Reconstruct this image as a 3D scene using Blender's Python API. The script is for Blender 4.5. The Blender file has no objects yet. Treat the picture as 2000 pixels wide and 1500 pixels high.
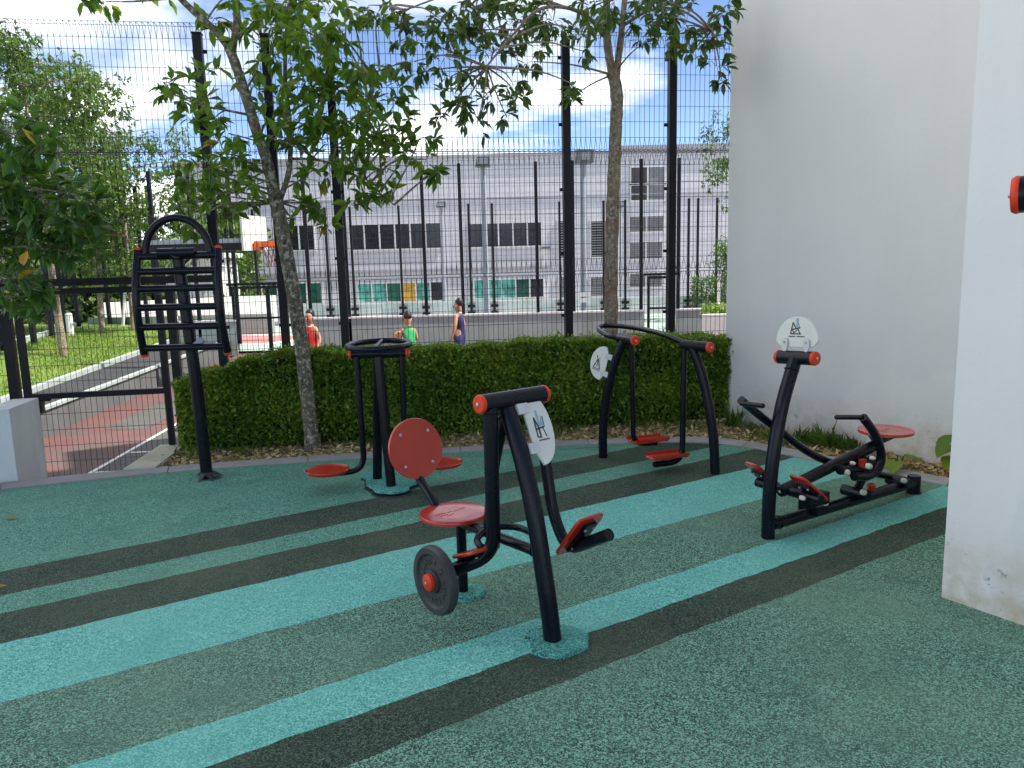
import bpy, math, random
import numpy as np
from mathutils import Vector, Matrix

random.seed(7); rng = np.random.default_rng(7)
scene = bpy.context.scene
C = scene.collection
V = Vector
R = math.radians

# ------------------------------------------------------------------ camera
cam = bpy.data.cameras.new('camera'); cam_ob = bpy.data.objects.new('camera', cam); C.objects.link(cam_ob)
cam.sensor_fit = 'HORIZONTAL'; cam.sensor_width = 36; cam.lens = 27.0
cam.clip_start = 0.05; cam.clip_end = 2000
PITCH, ROLL = 8.904, 1.42
rot = Matrix.Rotation(R(90 - PITCH), 4, 'X') @ Matrix.Rotation(R(-ROLL), 4, 'Z')
cam_ob.matrix_world = Matrix.Translation((0, 0, 1.65)) @ rot
scene.camera = cam_ob
scene.cycles.max_bounces = 6; scene.cycles.diffuse_bounces = 3; scene.cycles.glossy_bounces = 2; scene.cycles.transmission_bounces = 4; scene.cycles.transparent_max_bounces = 4
scene.cycles.caustics_reflective = False; scene.cycles.caustics_refractive = False

# ------------------------------------------------------------------ light and exposure
SUN_AZ = V((0.98, -0.16, 0)).normalized(); SUN_EL = R(56)
to_sun = V((SUN_AZ.x * math.cos(SUN_EL), SUN_AZ.y * math.cos(SUN_EL), math.sin(SUN_EL)))
sun = bpy.data.lights.new('sun', 'SUN'); sun.energy = 2.6; sun.angle = R(0.53); sun.color = (1.0, 0.95, 0.87)
sun_ob = bpy.data.objects.new('sun', sun); C.objects.link(sun_ob); sun_ob.location = to_sun * 60
sun_ob.rotation_euler = to_sun.to_track_quat('Z', 'Y').to_euler()
vs = scene.view_settings
vs.view_transform = 'Standard'; vs.look = 'None'; vs.gamma = 1; vs.use_curve_mapping = False; vs.exposure = 1.7

world = bpy.data.worlds.new('World'); scene.world = world; world.use_nodes = True
world.cycles.sampling_method = 'MANUAL'; world.cycles.sample_map_resolution = 512
wt = world.node_tree; wt.nodes.clear()
def wn(t, **k):
    n = wt.nodes.new(t)
    for a, b in k.items(): setattr(n, a, b)
    return n
def wl(a, b): wt.links.new(a, b)
def wmath(op, a, b=None, c=None, clamp=False):
    n = wn('ShaderNodeMath', operation=op); n.use_clamp = clamp
    for i, x in enumerate((a, b, c)):
        if x is None: continue
        if isinstance(x, (int, float)): n.inputs[i].default_value = x
        else: wl(x, n.inputs[i])
    return n.outputs[0]
sky = wn('ShaderNodeTexSky', sky_type='NISHITA'); sky.sun_disc = False
sky.sun_elevation = SUN_EL; sky.sun_rotation = math.atan2(SUN_AZ.x, SUN_AZ.y)
sky.air_density = 0.42; sky.dust_density = 0.05; sky.ozone_density = 1.0; sky.altitude = 50
tc = wn('ShaderNodeTexCoord'); sep = wn('ShaderNodeSeparateXYZ'); wl(tc.outputs['Generated'], sep.inputs[0])
X, Y, Z = sep.outputs
# cumulus deck: noise on a flat layer seen in perspective, so clouds flatten towards the horizon
zz = wmath('ADD', wmath('MAXIMUM', Z, 0.0), 0.16)
cmb = wn('ShaderNodeCombineXYZ'); wl(wmath('DIVIDE', X, zz), cmb.inputs[0]); wl(wmath('DIVIDE', Y, zz), cmb.inputs[1])
mp = wn('ShaderNodeMapping'); mp.inputs['Location'].default_value = (8.5, 4.5, 5.3); wl(cmb.outputs[0], mp.inputs[0])
n1 = wn('ShaderNodeTexNoise'); n1.inputs['Scale'].default_value = 0.5; n1.inputs['Detail'].default_value = 9; n1.inputs['Roughness'].default_value = 0.55
n1.inputs['Distortion'].default_value = 0.25; wl(mp.outputs[0], n1.inputs['Vector'])
ramp = wn('ShaderNodeValToRGB'); ramp.color_ramp.elements[0].position = 0.485; ramp.color_ramp.elements[1].position = 0.575
wl(n1.outputs['Fac'], ramp.inputs[0])
n2 = wn('ShaderNodeTexNoise'); n2.inputs['Scale'].default_value = 2.6; n2.inputs['Detail'].default_value = 6; wl(mp.outputs[0], n2.inputs['Vector'])
cr2 = wn('ShaderNodeValToRGB'); wl(n2.outputs['Fac'], cr2.inputs[0])
cr2.color_ramp.elements[0].position = 0.3; cr2.color_ramp.elements[0].color = (4.6, 4.8, 5.2, 1)
cr2.color_ramp.elements[1].position = 0.65; cr2.color_ramp.elements[1].color = (8.4, 8.3, 8.1, 1)
mix = wn('ShaderNodeMix', data_type='RGBA'); wl(ramp.outputs[0], mix.inputs[0]); wl(sky.outputs[0], mix.inputs[6]); wl(cr2.outputs[0], mix.inputs[7])
bg = wn('ShaderNodeBackground'); bg.inputs[1].default_value = 0.10; wl(mix.outputs[2], bg.inputs[0])
wo = wn('ShaderNodeOutputWorld'); wl(bg.outputs[0], wo.inputs[0])

# ------------------------------------------------------------------ mesh helpers
class MB:
    def __init__(s): s.v = []; s.f = []
    def add(s, vs, fs):
        o = len(s.v); s.v += [tuple(p) for p in vs]; s.f += [tuple(i + o for i in f) for f in fs]; return s
    def box(s, c, size, ux=(1,0,0), uy=(0,1,0), uz=None):
        c = V(c); ux = V(ux).normalized(); uy = V(uy).normalized(); uz = V(uz).normalized() if uz is not None else ux.cross(uy)
        a, b, d = size[0]/2, size[1]/2, size[2]/2
        P = [c + ux*x*a + uy*y*b + uz*z*d for z in (-1,1) for x, y in ((-1,-1),(1,-1),(1,1),(-1,1))]
        return s.add(P, [(3,2,1,0),(4,5,6,7),(0,1,5,4),(1,2,6,5),(2,3,7,6),(3,0,4,7)])
    def bb(s, x0, x1, y0, y1, z0, z1): return s.box(((x0+x1)/2,(y0+y1)/2,(z0+z1)/2), (x1-x0,y1-y0,z1-z0))
    def tube(s, pts, r, n=14, caps=True, closed=False):
        P = [V(p) for p in pts]; m = len(P); rs = r if isinstance(r, (list, tuple)) else [r]*m
        T = []
        for i in range(m):
            a = P[i-1] if (i or closed) else P[0]; b = P[(i+1) % m] if (i < m-1 or closed) else P[-1]
            T.append((b-a).normalized())
        up = V((0,0,1)) if abs(T[0].z) < 0.9 else V((1,0,0))
        nv = (up - T[0]*up.dot(T[0])).normalized(); vs = []
        for i in range(m):
            nv = (nv - T[i]*nv.dot(T[i])).normalized(); bv = T[i].cross(nv)
            vs += [P[i] + (nv*math.cos(2*math.pi*k/n) + bv*math.sin(2*math.pi*k/n))*rs[i] for k in range(n)]
        fs = []
        for i in range(m if closed else m-1):
            j = (i+1) % m
            fs += [(i*n+k, i*n+(k+1)%n, j*n+(k+1)%n, j*n+k) for k in range(n)]
        if caps and not closed: fs += [tuple(range(n-1,-1,-1)), tuple(range((m-1)*n, m*n))]
        return s.add(vs, fs)
    def cyl(s, a, b, r, n=16): return s.tube([a, b], r, n)
    def lathe(s, prof, o, axis=(0,0,1), n=32, sx=1.0, ref=None):
        o = V(o); ax = V(axis).normalized(); rf = V(ref) if ref is not None else (V((0,0,1)) if abs(ax.z) < 0.9 else V((1,0,0)))
        a = (rf - ax*rf.dot(ax)).normalized(); b = ax.cross(a); vs = []; fs = []
        for (r, h) in prof: vs += [o + ax*h + (a*math.cos(2*math.pi*k/n)*sx + b*math.sin(2*math.pi*k/n))*r for k in range(n)]
        for i in range(len(prof)-1): fs += [(i*n+k, i*n+(k+1)%n, (i+1)*n+(k+1)%n, (i+1)*n+k) for k in range(n)]
        fs += [tuple(range(n-1,-1,-1)), tuple(range((len(prof)-1)*n, len(prof)*n))]
        return s.add(vs, fs)
    def sphere(s, c, r, n=12, m=8, sq=(1,1,1)):
        c = V(c)
        prof = [(max(1e-4, r*math.sin(math.pi*i/m)), -r*math.cos(math.pi*i/m)) for i in range(m+1)]
        o = len(s.v); s.lathe(prof, (0,0,0), (0,0,1), n)
        for i in range(o, len(s.v)): p = s.v[i]; s.v[i] = (c.x+p[0]*sq[0], c.y+p[1]*sq[1], c.z+p[2]*sq[2])
        return s
    def plate(s, poly, o, ux, uy, th, bev=0.0):
        """polygon (2-D, ccw) extruded by th along ux x uy, with softened edges"""
        o = V(o); ux = V(ux).normalized(); uy = V(uy).normalized(); uz = ux.cross(uy).normalized(); n = len(poly)
        cx = sum(p[0] for p in poly)/n; cy = sum(p[1] for p in poly)/n
        mx = max(math.hypot(p[0]-cx, p[1]-cy) for p in poly)
        def ring(k, z): return [o + ux*(cx+(p[0]-cx)*k) + uy*(cy+(p[1]-cy)*k) + uz*z for p in poly]
        k = 1 - bev/mx
        rings = [ring(k, -th/2), ring(1, -th/2+bev), ring(1, th/2-bev), ring(k, th/2)] if bev else [ring(1, -th/2), ring(1, th/2)]
        vs = [p for rr in rings for p in rr]; fs = [tuple(range(n-1,-1,-1)), tuple(range((len(rings)-1)*n, len(rings)*n))]
        for i in range(len(rings)-1): fs += [(i*n+j, i*n+(j+1)%n, (i+1)*n+(j+1)%n, (i+1)*n+j) for j in range(n)]
        return s.add(vs, fs)
    def prism(s, poly, z0, z1):
        n = len(poly); vs = [(p[0],p[1],z0) for p in poly] + [(p[0],p[1],z1) for p in poly]
        return s.add(vs, [tuple(range(n-1,-1,-1)), tuple(range(n,2*n))] + [(i,(i+1)%n,n+(i+1)%n,n+i) for i in range(n)])
    def build(s, name, m, parent=None, ang=38):
        me = bpy.data.meshes.new(name); off = V(parent.get('_o', (0,0,0))) if parent else V((0,0,0))
        if parent is None and s.v:
            arr = np.array(s.v); off = V(((arr[:,0].min()+arr[:,0].max())/2, (arr[:,1].min()+arr[:,1].max())/2, arr[:,2].min()))
        me.from_pydata([tuple(V(p)-off) for p in s.v], [], s.f); me.update()
        me.shade_smooth(); me.set_sharp_from_angle(angle=R(ang))
        return link(name, me, m, parent, off)
def link(name, me, m, parent=None, off=V((0,0,0))):
    o = bpy.data.objects.new(name, me); C.objects.link(o)
    if m is not None: me.materials.append(m)
    if parent is not None: o.parent = parent
    else: o.location = off
    o['_o'] = tuple(off)
    return o
def soup(name, verts, faces, tone, m, parent=None, smooth=False):
    """many small faces at once from numpy arrays (faces: n x k)"""
    me = bpy.data.meshes.new(name); off = np.array(parent.get('_o', (0,0,0))) if parent else np.zeros(3)
    nf, k = faces.shape
    me.vertices.add(len(verts)); me.vertices.foreach_set('co', (verts-off).astype(np.float32).ravel())
    me.loops.add(nf*k); me.loops.foreach_set('vertex_index', faces.astype(np.int32).ravel())
    me.polygons.add(nf); me.polygons.foreach_set('loop_start', np.arange(0, nf*k, k, dtype=np.int32))
    me.update(calc_edges=True)
    if tone is not None:
        at = me.attributes.new('tone', 'FLOAT', 'FACE'); at.data.foreach_set('value', tone.astype(np.float32))
    if smooth: me.shade_smooth()
    else: me.shade_flat()
    return link(name, me, m, parent, V(tuple(off)))
def thing(name, label, cat, loc, group=None):
    o = bpy.data.objects.new(name, None); C.objects.link(o); o.empty_display_size = 0.1
    o.location = loc; o['_o'] = tuple(loc); o['label'] = label; o['category'] = cat
    if group: o['group'] = group
    return o
def tag(o, label, cat, group=None):
    o['label'] = label; o['category'] = cat
    if group: o['group'] = group
    return o
def struct(o): o['kind'] = 'structure'; return o
def curve(pts, k=6, closed=False):
    """Catmull-Rom through the points"""
    P = [V(p) for p in pts]; n = len(P); out = []
    for i in range(n if closed else n-1):
        g = lambda j: P[j % n] if closed else P[max(0, min(n-1, j))]
        a, b, c, d = g(i-1), g(i), g(i+1), g(i+2)
        if not closed and i == 0: a = b*2-c
        if not closed and i == n-2: d = c*2-b
        for q in range(k):
            t = q/k; out.append(0.5*((2*b)+(c-a)*t+(2*a-5*b+4*c-d)*t*t+(3*b-a-3*c+d)*t**3))
    if not closed: out.append(P[-1])
    return out
def fillet(pts, rad, seg=6):
    P = [V(p) for p in pts]; out = [P[0]]
    for i in range(1, len(P)-1):
        a = (P[i-1]-P[i]); b = (P[i+1]-P[i]); r = min(rad, a.length*0.48, b.length*0.48)
        p, q = P[i]+a.normalized()*r, P[i]+b.normalized()*r
        for k in range(seg+1):
            t = k/seg; out.append(p*(1-t)**2 + P[i]*2*t*(1-t) + q*t*t)
    return out + [P[-1]]

# ------------------------------------------------------------------ materials
class NT:
    def __init__(s, name):
        s.m = bpy.data.materials.new(name); s.m.use_nodes = True; s.t = s.m.node_tree; s.t.nodes.clear()
        s.out = s.n('ShaderNodeOutputMaterial'); s.p = s.n('ShaderNodeBsdfPrincipled'); s.l(s.p.outputs[0], s.out.inputs[0])
        s.tc = s.n('ShaderNodeNewGeometry').outputs['Position']
    def n(s, t, **k):
        n = s.t.nodes.new(t)
        for a, b in k.items(): setattr(n, a, b)
        return n
    def l(s, a, b): s.t.links.new(a, b)
    def set(s, **k):
        for a, b in k.items():
            i = s.p.inputs[a.replace('_', ' ')]
            if hasattr(b, 'is_linked') or isinstance(b, bpy.types.NodeSocket): s.l(b, i)
            else: i.default_value = (*b, 1) if (isinstance(b, tuple) and len(b) == 3) else b
        return s
    def noise(s, sc, det=4, rough=0.55, vec=None, stretch=None, dist=0.0):
        v = vec or s.tc
        if stretch:
            mpn = s.n('ShaderNodeMapping'); mpn.inputs['Scale'].default_value = stretch; s.l(v, mpn.inputs[0]); v = mpn.outputs[0]
        n = s.n('ShaderNodeTexNoise'); n.inputs['Scale'].default_value = sc; n.inputs['Detail'].default_value = det
        n.inputs['Roughness'].default_value = rough; n.inputs['Distortion'].default_value = dist; s.l(v, n.inputs['Vector']); return n.outputs['Fac']
    def voro(s, sc, feature='F1', out='Color', rand=1.0):
        n = s.n('ShaderNodeTexVoronoi', feature=feature); n.inputs['Scale'].default_value = sc; n.inputs['Randomness'].default_value = rand
        s.l(s.tc, n.inputs['Vector']); return n.outputs[out]
    def ramp(s, fac, stops):
        r = s.n('ShaderNodeValToRGB'); e = r.color_ramp.elements
        while len(e) < len(stops): e.new(0.5)
        for i, (p, c) in enumerate(stops):
            e[i].position = p; e[i].color = (c, c, c, 1) if isinstance(c, (int, float)) else (*c, 1)
        s.l(fac, r.inputs[0]); return r.outputs[0]
    def mix(s, fac, a, b, mode='MIX'):
        m = s.n('ShaderNodeMix', data_type='RGBA', blend_type=mode)
        for i, x in ((0, fac), (6, a), (7, b)):
            if isinstance(x, bpy.types.NodeSocket): s.l(x, m.inputs[i])
            elif i == 0: m.inputs[0].default_value = x
            else: m.inputs[i].default_value = (*x, 1)
        return m.outputs[2]
    def math(s, op, a, b=0.0, clamp=False):
        m = s.n('ShaderNodeMath', operation=op); m.use_clamp = clamp
        for i, x in ((0, a), (1, b)):
            if isinstance(x, bpy.types.NodeSocket): s.l(x, m.inputs[i])
            else: m.inputs[i].default_value = x
        return m.outputs[0]
    def sep(s, v=None):
        n = s.n('ShaderNodeSeparateXYZ'); s.l(v or s.tc, n.inputs[0]); return n.outputs
    def bump(s, h, st=0.3, d=0.01):
        b = s.n('ShaderNodeBump'); b.inputs['Strength'].default_value = st; b.inputs['Distance'].default_value = d
        s.l(h, b.inputs['Height']); s.l(b.outputs[0], s.p.inputs['Normal']); return s

def simple(name, col, rough=0.5, var=0.15, sc=8, metal=0.0, bump=0.0, bsc=60):
    t = NT(name); f = t.noise(sc, 5)
    c2 = tuple(min(1, x*(1+var)) for x in col); c1 = tuple(x*(1-var) for x in col)
    t.set(Base_Color=t.ramp(f, [(0.3, c1), (0.7, c2)]), Roughness=t.ramp(t.noise(sc*2.3), [(0.3, max(0.05, rough-0.06)), (0.7, min(1, rough+0.08))]), Metallic=metal)
    if bump: t.bump(t.noise(bsc, 5), bump, 0.004)
    return t.m

def rubber(name, base, dark, light):
    """poured EPDM granules: speckles of lighter and darker crumb, worn and dusty in patches"""
    t = NT(name)
    cell = t.voro(200); g = t.sep(cell)[0]
    col = t.ramp(g, [(0.0, dark), (0.34, dark), (0.46, base), (0.62, base), (0.80, light), (1.0, light)])
    fine = t.noise(520, 2); col = t.mix(t.ramp(fine, [(0.35, 0.0), (0.7, 0.3)]), col, dark)
    big = t.noise(0.9, 5, 0.6); col = t.mix(t.ramp(big, [(0.44, 0.0), (0.66, 0.50)]), col, tuple(0.85*x+0.16*y for x, y in zip(base, (0.46, 0.46, 0.26))))
    wear = t.noise(2.6, 6, 0.65); col = t.mix(t.ramp(wear, [(0.48, 0.0), (0.70, 0.50)]), col, tuple(0.4*x+0.6*y for x, y in zip(base, dark)))
    t.set(Base_Color=col, Roughness=0.82); t.p.inputs['Specular IOR Level'].default_value = 0.3
    d = t.voro(200, 'F1', 'Distance'); t.bump(t.math('ADD', d, t.math('MULTIPLY', t.noise(35, 4), 0.6)), 0.75, 0.006)
    return t.m
M = {}
M['rub_mid'] = rubber('rubber_mid_green', (0.132, 0.285, 0.192), (0.034, 0.078, 0.052), (0.30, 0.58, 0.43))
M['rub_dark'] = rubber('rubber_dark_green', (0.045, 0.080, 0.052), (0.011, 0.022, 0.014), (0.125, 0.185, 0.125))
M['rub_lite'] = rubber('rubber_turquoise', (0.185, 0.61, 0.50), (0.075, 0.33, 0.27), (0.34, 0.80, 0.69))
M['rub_sea'] = rubber('rubber_sea_green', (0.128, 0.37, 0.255), (0.042, 0.140, 0.098), (0.28, 0.60, 0.45))
M['rub_patch'] = rubber('rubber_patch', (0.11, 0.54, 0.44), (0.008, 0.03, 0.028), (0.26, 0.76, 0.64))

def powder():
    t = NT('navy_black_powder_coat'); sc = t.noise(900, 2)
    f = t.noise(2.2, 5); col = t.ramp(f, [(0.35, (0.0045, 0.0055, 0.0095)), (0.7, (0.0085, 0.010, 0.016))])
    scr = t.ramp(t.noise(38, 8, 0.75), [(0.73, 0.0), (0.80, 0.4)]); col = t.mix(scr, col, (0.045, 0.048, 0.055))
    t.set(Base_Color=col, Roughness=t.ramp(t.noise(6, 5), [(0.3, 0.20), (0.7, 0.32)])); t.bump(sc, 0.03, 0.001); t.p.inputs['Specular IOR Level'].default_value = 0.22; return t.m
M['steel'] = powder()
def redp():
    t = NT('red_moulded_plastic'); f = t.noise(3.5, 6, 0.6)
    col = t.ramp(f, [(0.3, (0.45, 0.030, 0.012)), (0.7, (0.52, 0.040, 0.016))])
    col = t.mix(t.ramp(t.noise(22, 7, 0.7), [(0.68, 0.0), (0.80, 0.16)]), col, (0.50, 0.12, 0.09))
    t.set(Base_Color=col, Roughness=t.ramp(t.noise(14, 5), [(0.3, 0.16), (0.7, 0.26)])); t.bump(t.noise(420, 3), 0.03, 0.001); t.p.inputs['Specular IOR Level'].default_value = 0.35; t.p.inputs['Coat Weight'].default_value = 0.28; t.p.inputs['Coat Roughness'].default_value = 0.10; t.p.inputs['Coat IOR'].default_value = 1.6; return t.m
M['red'] = redp()
def orangep():
    t = NT('orange_red_end_cap'); t.set(Base_Color=t.ramp(t.noise(20), [(0.3, (0.62, 0.040, 0.012)), (0.7, (0.76, 0.06, 0.018))]), Roughness=0.38); t.p.inputs['Specular IOR Level'].default_value = 0.3; return t.m
M['cap'] = orangep()
M['sign'] = simple('white_sign_plastic', (0.72, 0.71, 0.63), 0.45, 0.06, 9)
M['clamp'] = simple('pale_grey_plastic', (0.60, 0.60, 0.57), 0.5, 0.10, 14)
M['ink'] = simple('dark_print', (0.03, 0.035, 0.045), 0.6, 0.2)
M['inkblue'] = simple('pale_blue_print', (0.30, 0.48, 0.58), 0.6, 0.1)
M['bolt'] = simple('galvanised_bolt', (0.55, 0.55, 0.53), 0.35, 0.15, 60, 0.85)
M['ball'] = simple('cream_plastic_cap', (0.68, 0.64, 0.52), 0.45, 0.1, 40)
M['wrub'] = simple('grey_black_rubber', (0.038, 0.037, 0.036), 0.55, 0.25, 9, 0.0, 0.25, 160)
M['emb'] = simple('worn_rubber_lettering', (0.085, 0.08, 0.075), 0.5, 0.2, 30)
def wallpaint():
    t = NT('white_painted_render'); x, y, z = t.sep()
    f = t.noise(1.1, 6, 0.6); col = t.ramp(f, [(0.3, (0.745, 0.722, 0.685)), (0.7, (0.785, 0.762, 0.72))])
    streak = t.noise(2.4, 6, 0.65, stretch=(1.6, 1.6, 0.16)); col = t.mix(t.ramp(streak, [(0.50, 0.0), (0.76, 0.13)]), col, (0.55, 0.55, 0.52))
    damp = t.math('MULTIPLY', t.ramp(t.noise(1.5, 5, 0.6, dist=0.6), [(0.50, 0.0), (0.545, 1.0)]), t.math('SUBTRACT', 1.25, z, True)); col = t.mix(t.math('MULTIPLY', damp, 0.22), col, (0.55, 0.57, 0.60))
    low = t.math('SUBTRACT', 1.0, t.math('DIVIDE', z, 0.42), True)
    dirt = t.math('MULTIPLY', low, t.ramp(t.noise(5.5, 8, 0.7), [(0.34, 0.0), (0.58, 1.0)]), True)
    col = t.mix(t.math('MULTIPLY', dirt, 0.95), col, (0.50, 0.43, 0.30))
    mould = t.math('MULTIPLY', t.math('SUBTRACT', 1.0, t.math('DIVIDE', z, 0.5), True), t.ramp(t.noise(13, 8, 0.75), [(0.60, 0.0), (0.66, 1.0)]), True)
    col = t.mix(mould, col, (0.13, 0.12, 0.09))
    t.set(Base_Color=col, Roughness=0.78); t.bump(t.math('ADD', t.noise(30, 6, 0.6), t.math('MULTIPLY', t.noise(2.2, 4), 1.5)), 0.22, 0.006); return t.m
M['wall'] = wallpaint()
def concrete(name, a, b, st=(0.2, 0.19, 0.17)):
    t = NT(name); col = t.ramp(t.noise(3, 7, 0.62), [(0.3, a), (0.7, b)])
    s1 = t.noise(2.2, 7, 0.68, stretch=(1, 1, 0.22)); col = t.mix(t.ramp(s1, [(0.5, 0.0), (0.72, 0.55)]), col, st)
    t.set(Base_Color=col, Roughness=0.88); t.bump(t.noise(60, 6, 0.65), 0.3, 0.004); return t.m
M['kerb'] = concrete('kerb_concrete', (0.30, 0.285, 0.27), (0.40, 0.385, 0.365), (0.22, 0.2, 0.18))
M['cream'] = concrete('cream_concrete', (0.50, 0.46, 0.34), (0.62, 0.58, 0.46), (0.36, 0.33, 0.24))
M['conc'] = concrete('grey_painted_concrete', (0.30, 0.345, 0.32), (0.38, 0.425, 0.395), (0.22, 0.23, 0.20))
M['rwall'] = concrete('weathered_dark_concrete', (0.085, 0.088, 0.086), (0.13, 0.133, 0.128), (0.055, 0.057, 0.053))
M['pale'] = concrete('pale_wall', (0.64, 0.64, 0.615), (0.73, 0.73, 0.70), (0.42, 0.42, 0.39))
M['fence'] = simple('black_coated_steel', (0.009, 0.010, 0.014), 0.42, 0.25, 5); M['fence'].node_tree.nodes['Principled BSDF'].inputs['Specular IOR Level'].default_value = 0.2
M['wire'] = simple('black_coated_wire', (0.012, 0.014, 0.018), 0.55, 0.2, 3)
def bark(name, a, b, patch, lich):
    t = NT(name); f = t.noise(16, 7, 0.65, stretch=(1.4, 1.4, 0.8)); col = t.ramp(f, [(0.30, a), (0.66, b)])
    col = t.mix(t.ramp(t.noise(26, 5, 0.6), [(0.54, 0.0), (0.58, 0.9)]), col, patch)
    col = t.mix(t.ramp(t.noise(34, 6, 0.65, stretch=(1, 1, 0.7)), [(0.56, 0.0), (0.61, 0.85)]), col, tuple(x*0.5 for x in a))
    col = t.mix(t.ramp(t.noise(3.1, 5, 0.6), [(0.52, 0.0), (0.70, 0.55)]), col, lich)
    rust = t.ramp(t.noise(5.0, 4, 0.5), [(0.60, 0.0), (0.68, 0.7)]); col = t.mix(rust, col, (0.22, 0.07, 0.035))
    t.set(Base_Color=col, Roughness=0.92); t.bump(t.noise(45, 8, 0.7, stretch=(1, 1, 0.45)), 0.7, 0.012); return t.m
M['bark1'] = bark('mottled_grey_bark', (0.045, 0.036, 0.024), (0.23, 0.20, 0.135), (0.42, 0.40, 0.30), (0.17, 0.185, 0.095))
M['bark2'] = bark('tan_bark', (0.15, 0.115, 0.075), (0.29, 0.23, 0.155), (0.38, 0.33, 0.25), (0.22, 0.18, 0.12))
def leafm(name, stops, trans=0.35, rough=0.42):
    t = NT(name); a = t.n('ShaderNodeAttribute'); a.attribute_name = 'tone'
    col = t.ramp(a.outputs['Fac'], stops)
    t.set(Base_Color=col, Roughness=rough)
    tr = t.n('ShaderNodeBsdfTranslucent'); t.l(t.mix(0.55, col, (0.22, 0.36, 0.03)), tr.inputs[0])
    ms = t.n('ShaderNodeMixShader'); ms.inputs[0].default_value = trans
    t.l(t.p.outputs[0], ms.inputs[1]); t.l(tr.outputs[0], ms.inputs[2]); t.l(ms.outputs[0], t.out.inputs[0]); return t.m
M['leaf_a'] = leafm('broad_leaf', [(0.0, (0.034, 0.095, 0.010)), (0.5, (0.095, 0.205, 0.016)), (0.85, (0.20, 0.33, 0.026)), (0.975, (0.28, 0.34, 0.03)), (1.0, (0.50, 0.24, 0.02))], 0.46)
M['leaf_b'] = leafm('dark_leaf', [(0.0, (0.024, 0.060, 0.011)), (0.6, (0.058, 0.122, 0.018)), (0.97, (0.15, 0.215, 0.024)), (1.0, (0.24, 0.15, 0.02))], 0.34)
M['leaf_c'] = leafm('deep_green_leaf', [(0.0, (0.022, 0.074, 0.014)), (0.6, (0.056, 0.155, 0.024)), (0.95, (0.145, 0.29, 0.032)), (0.985, (0.12, 0.21, 0.03)), (1.0, (0.60, 0.32, 0.02))], 0.32)
M['leaf_d'] = leafm('far_leaf', [(0.0, (0.030, 0.075, 0.018)), (0.6, (0.07, 0.14, 0.026)), (1.0, (0.15, 0.22, 0.04))], 0.4)  # muted leaf greens for the far trees, shrubs and wood
M['leaf_h'] = leafm('hedge_leaf', [(0.0, (0.045, 0.110, 0.012)), (0.4, (0.12, 0.235, 0.022)), (0.78, (0.26, 0.40, 0.045)), (0.90, (0.36, 0.37, 0.055)), (1.0, (0.26, 0.20, 0.045))], 0.24, 0.36)
M['grassm'] = leafm('grass_blade', [(0.0, (0.05, 0.11, 0.014)), (0.6, (0.115, 0.205, 0.022)), (0.9, (0.20, 0.26, 0.04)), (1.0, (0.34, 0.26, 0.08))], 0.35, 0.6)
M['core'] = simple('hedge_core', (0.014, 0.024, 0.008), 0.9, 0.4, 14)
M['mulch'] = leafm('mulch_chip', [(0.0, (0.13, 0.082, 0.036)), (0.4, (0.38, 0.26, 0.11)), (0.8, (0.60, 0.45, 0.21)), (1.0, (0.70, 0.58, 0.34))], 0.1, 0.85)
def soilm():
    t = NT('leaf_litter_soil'); col = t.ramp(t.noise(24, 8, 0.7), [(0.3, (0.12, 0.078, 0.04)), (0.55, (0.28, 0.19, 0.095)), (0.75, (0.42, 0.31, 0.165))])
    t.set(Base_Color=col, Roughness=0.95); t.bump(t.noise(50, 7, 0.7), 0.8, 0.02); return t.m
M['soil'] = soilm()
def courtm(name, a, b, st):
    t = NT(name); col = t.ramp(t.noise(2.0, 6, 0.6), [(0.3, a), (0.7, b)])
    col = t.mix(t.ramp(t.noise(1.3, 8, 0.68, stretch=(0.5, 1.6, 1)), [(0.50, 0.0), (0.62, 0.8)]), col, st)
    t.set(Base_Color=col, Roughness=0.8); t.bump(t.noise(160, 4), 0.25, 0.002); return t.m
M['court_red'] = courtm('faded_red_court', (0.115, 0.048, 0.042), (0.155, 0.066, 0.058), (0.085, 0.070, 0.062))
M['court_grey'] = courtm('weathered_grey_court', (0.075, 0.074, 0.065), (0.10, 0.098, 0.087), (0.055, 0.052, 0.045))
M['court_green'] = courtm('pale_green_court', (0.30, 0.40, 0.335), (0.36, 0.46, 0.39), (0.26, 0.33, 0.28))
M['court_pink'] = courtm('pink_court', (0.42, 0.16, 0.145), (0.48, 0.20, 0.18), (0.36, 0.17, 0.15))
M['line'] = simple('white_line_paint', (0.68, 0.67, 0.62), 0.7, 0.12, 12)
M['asph'] = courtm('dark_asphalt', (0.030, 0.031, 0.033), (0.042, 0.043, 0.045), (0.025, 0.025, 0.026))
def groundm():
    t = NT('pale_bounce_ground'); t.set(Base_Color=t.ramp(t.noise(0.2, 8, 0.65), [(0.35, (0.34, 0.33, 0.30)), (0.65, (0.46, 0.45, 0.42))]), Roughness=0.95); return t.m
M['ground'] = groundm()  # ground out of view made pale to bounce sunlight into the shade
def lawnm():
    t = NT('lawn'); col = t.ramp(t.noise(1.1, 8, 0.7), [(0.3, (0.10, 0.19, 0.02)), (0.55, (0.16, 0.25, 0.03)), (0.72, (0.26, 0.22, 0.06))])
    t.set(Base_Color=col, Roughness=0.95); t.bump(t.noise(60, 6, 0.7), 0.8, 0.03); return t.m
M['lawn'] = lawnm()
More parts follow.
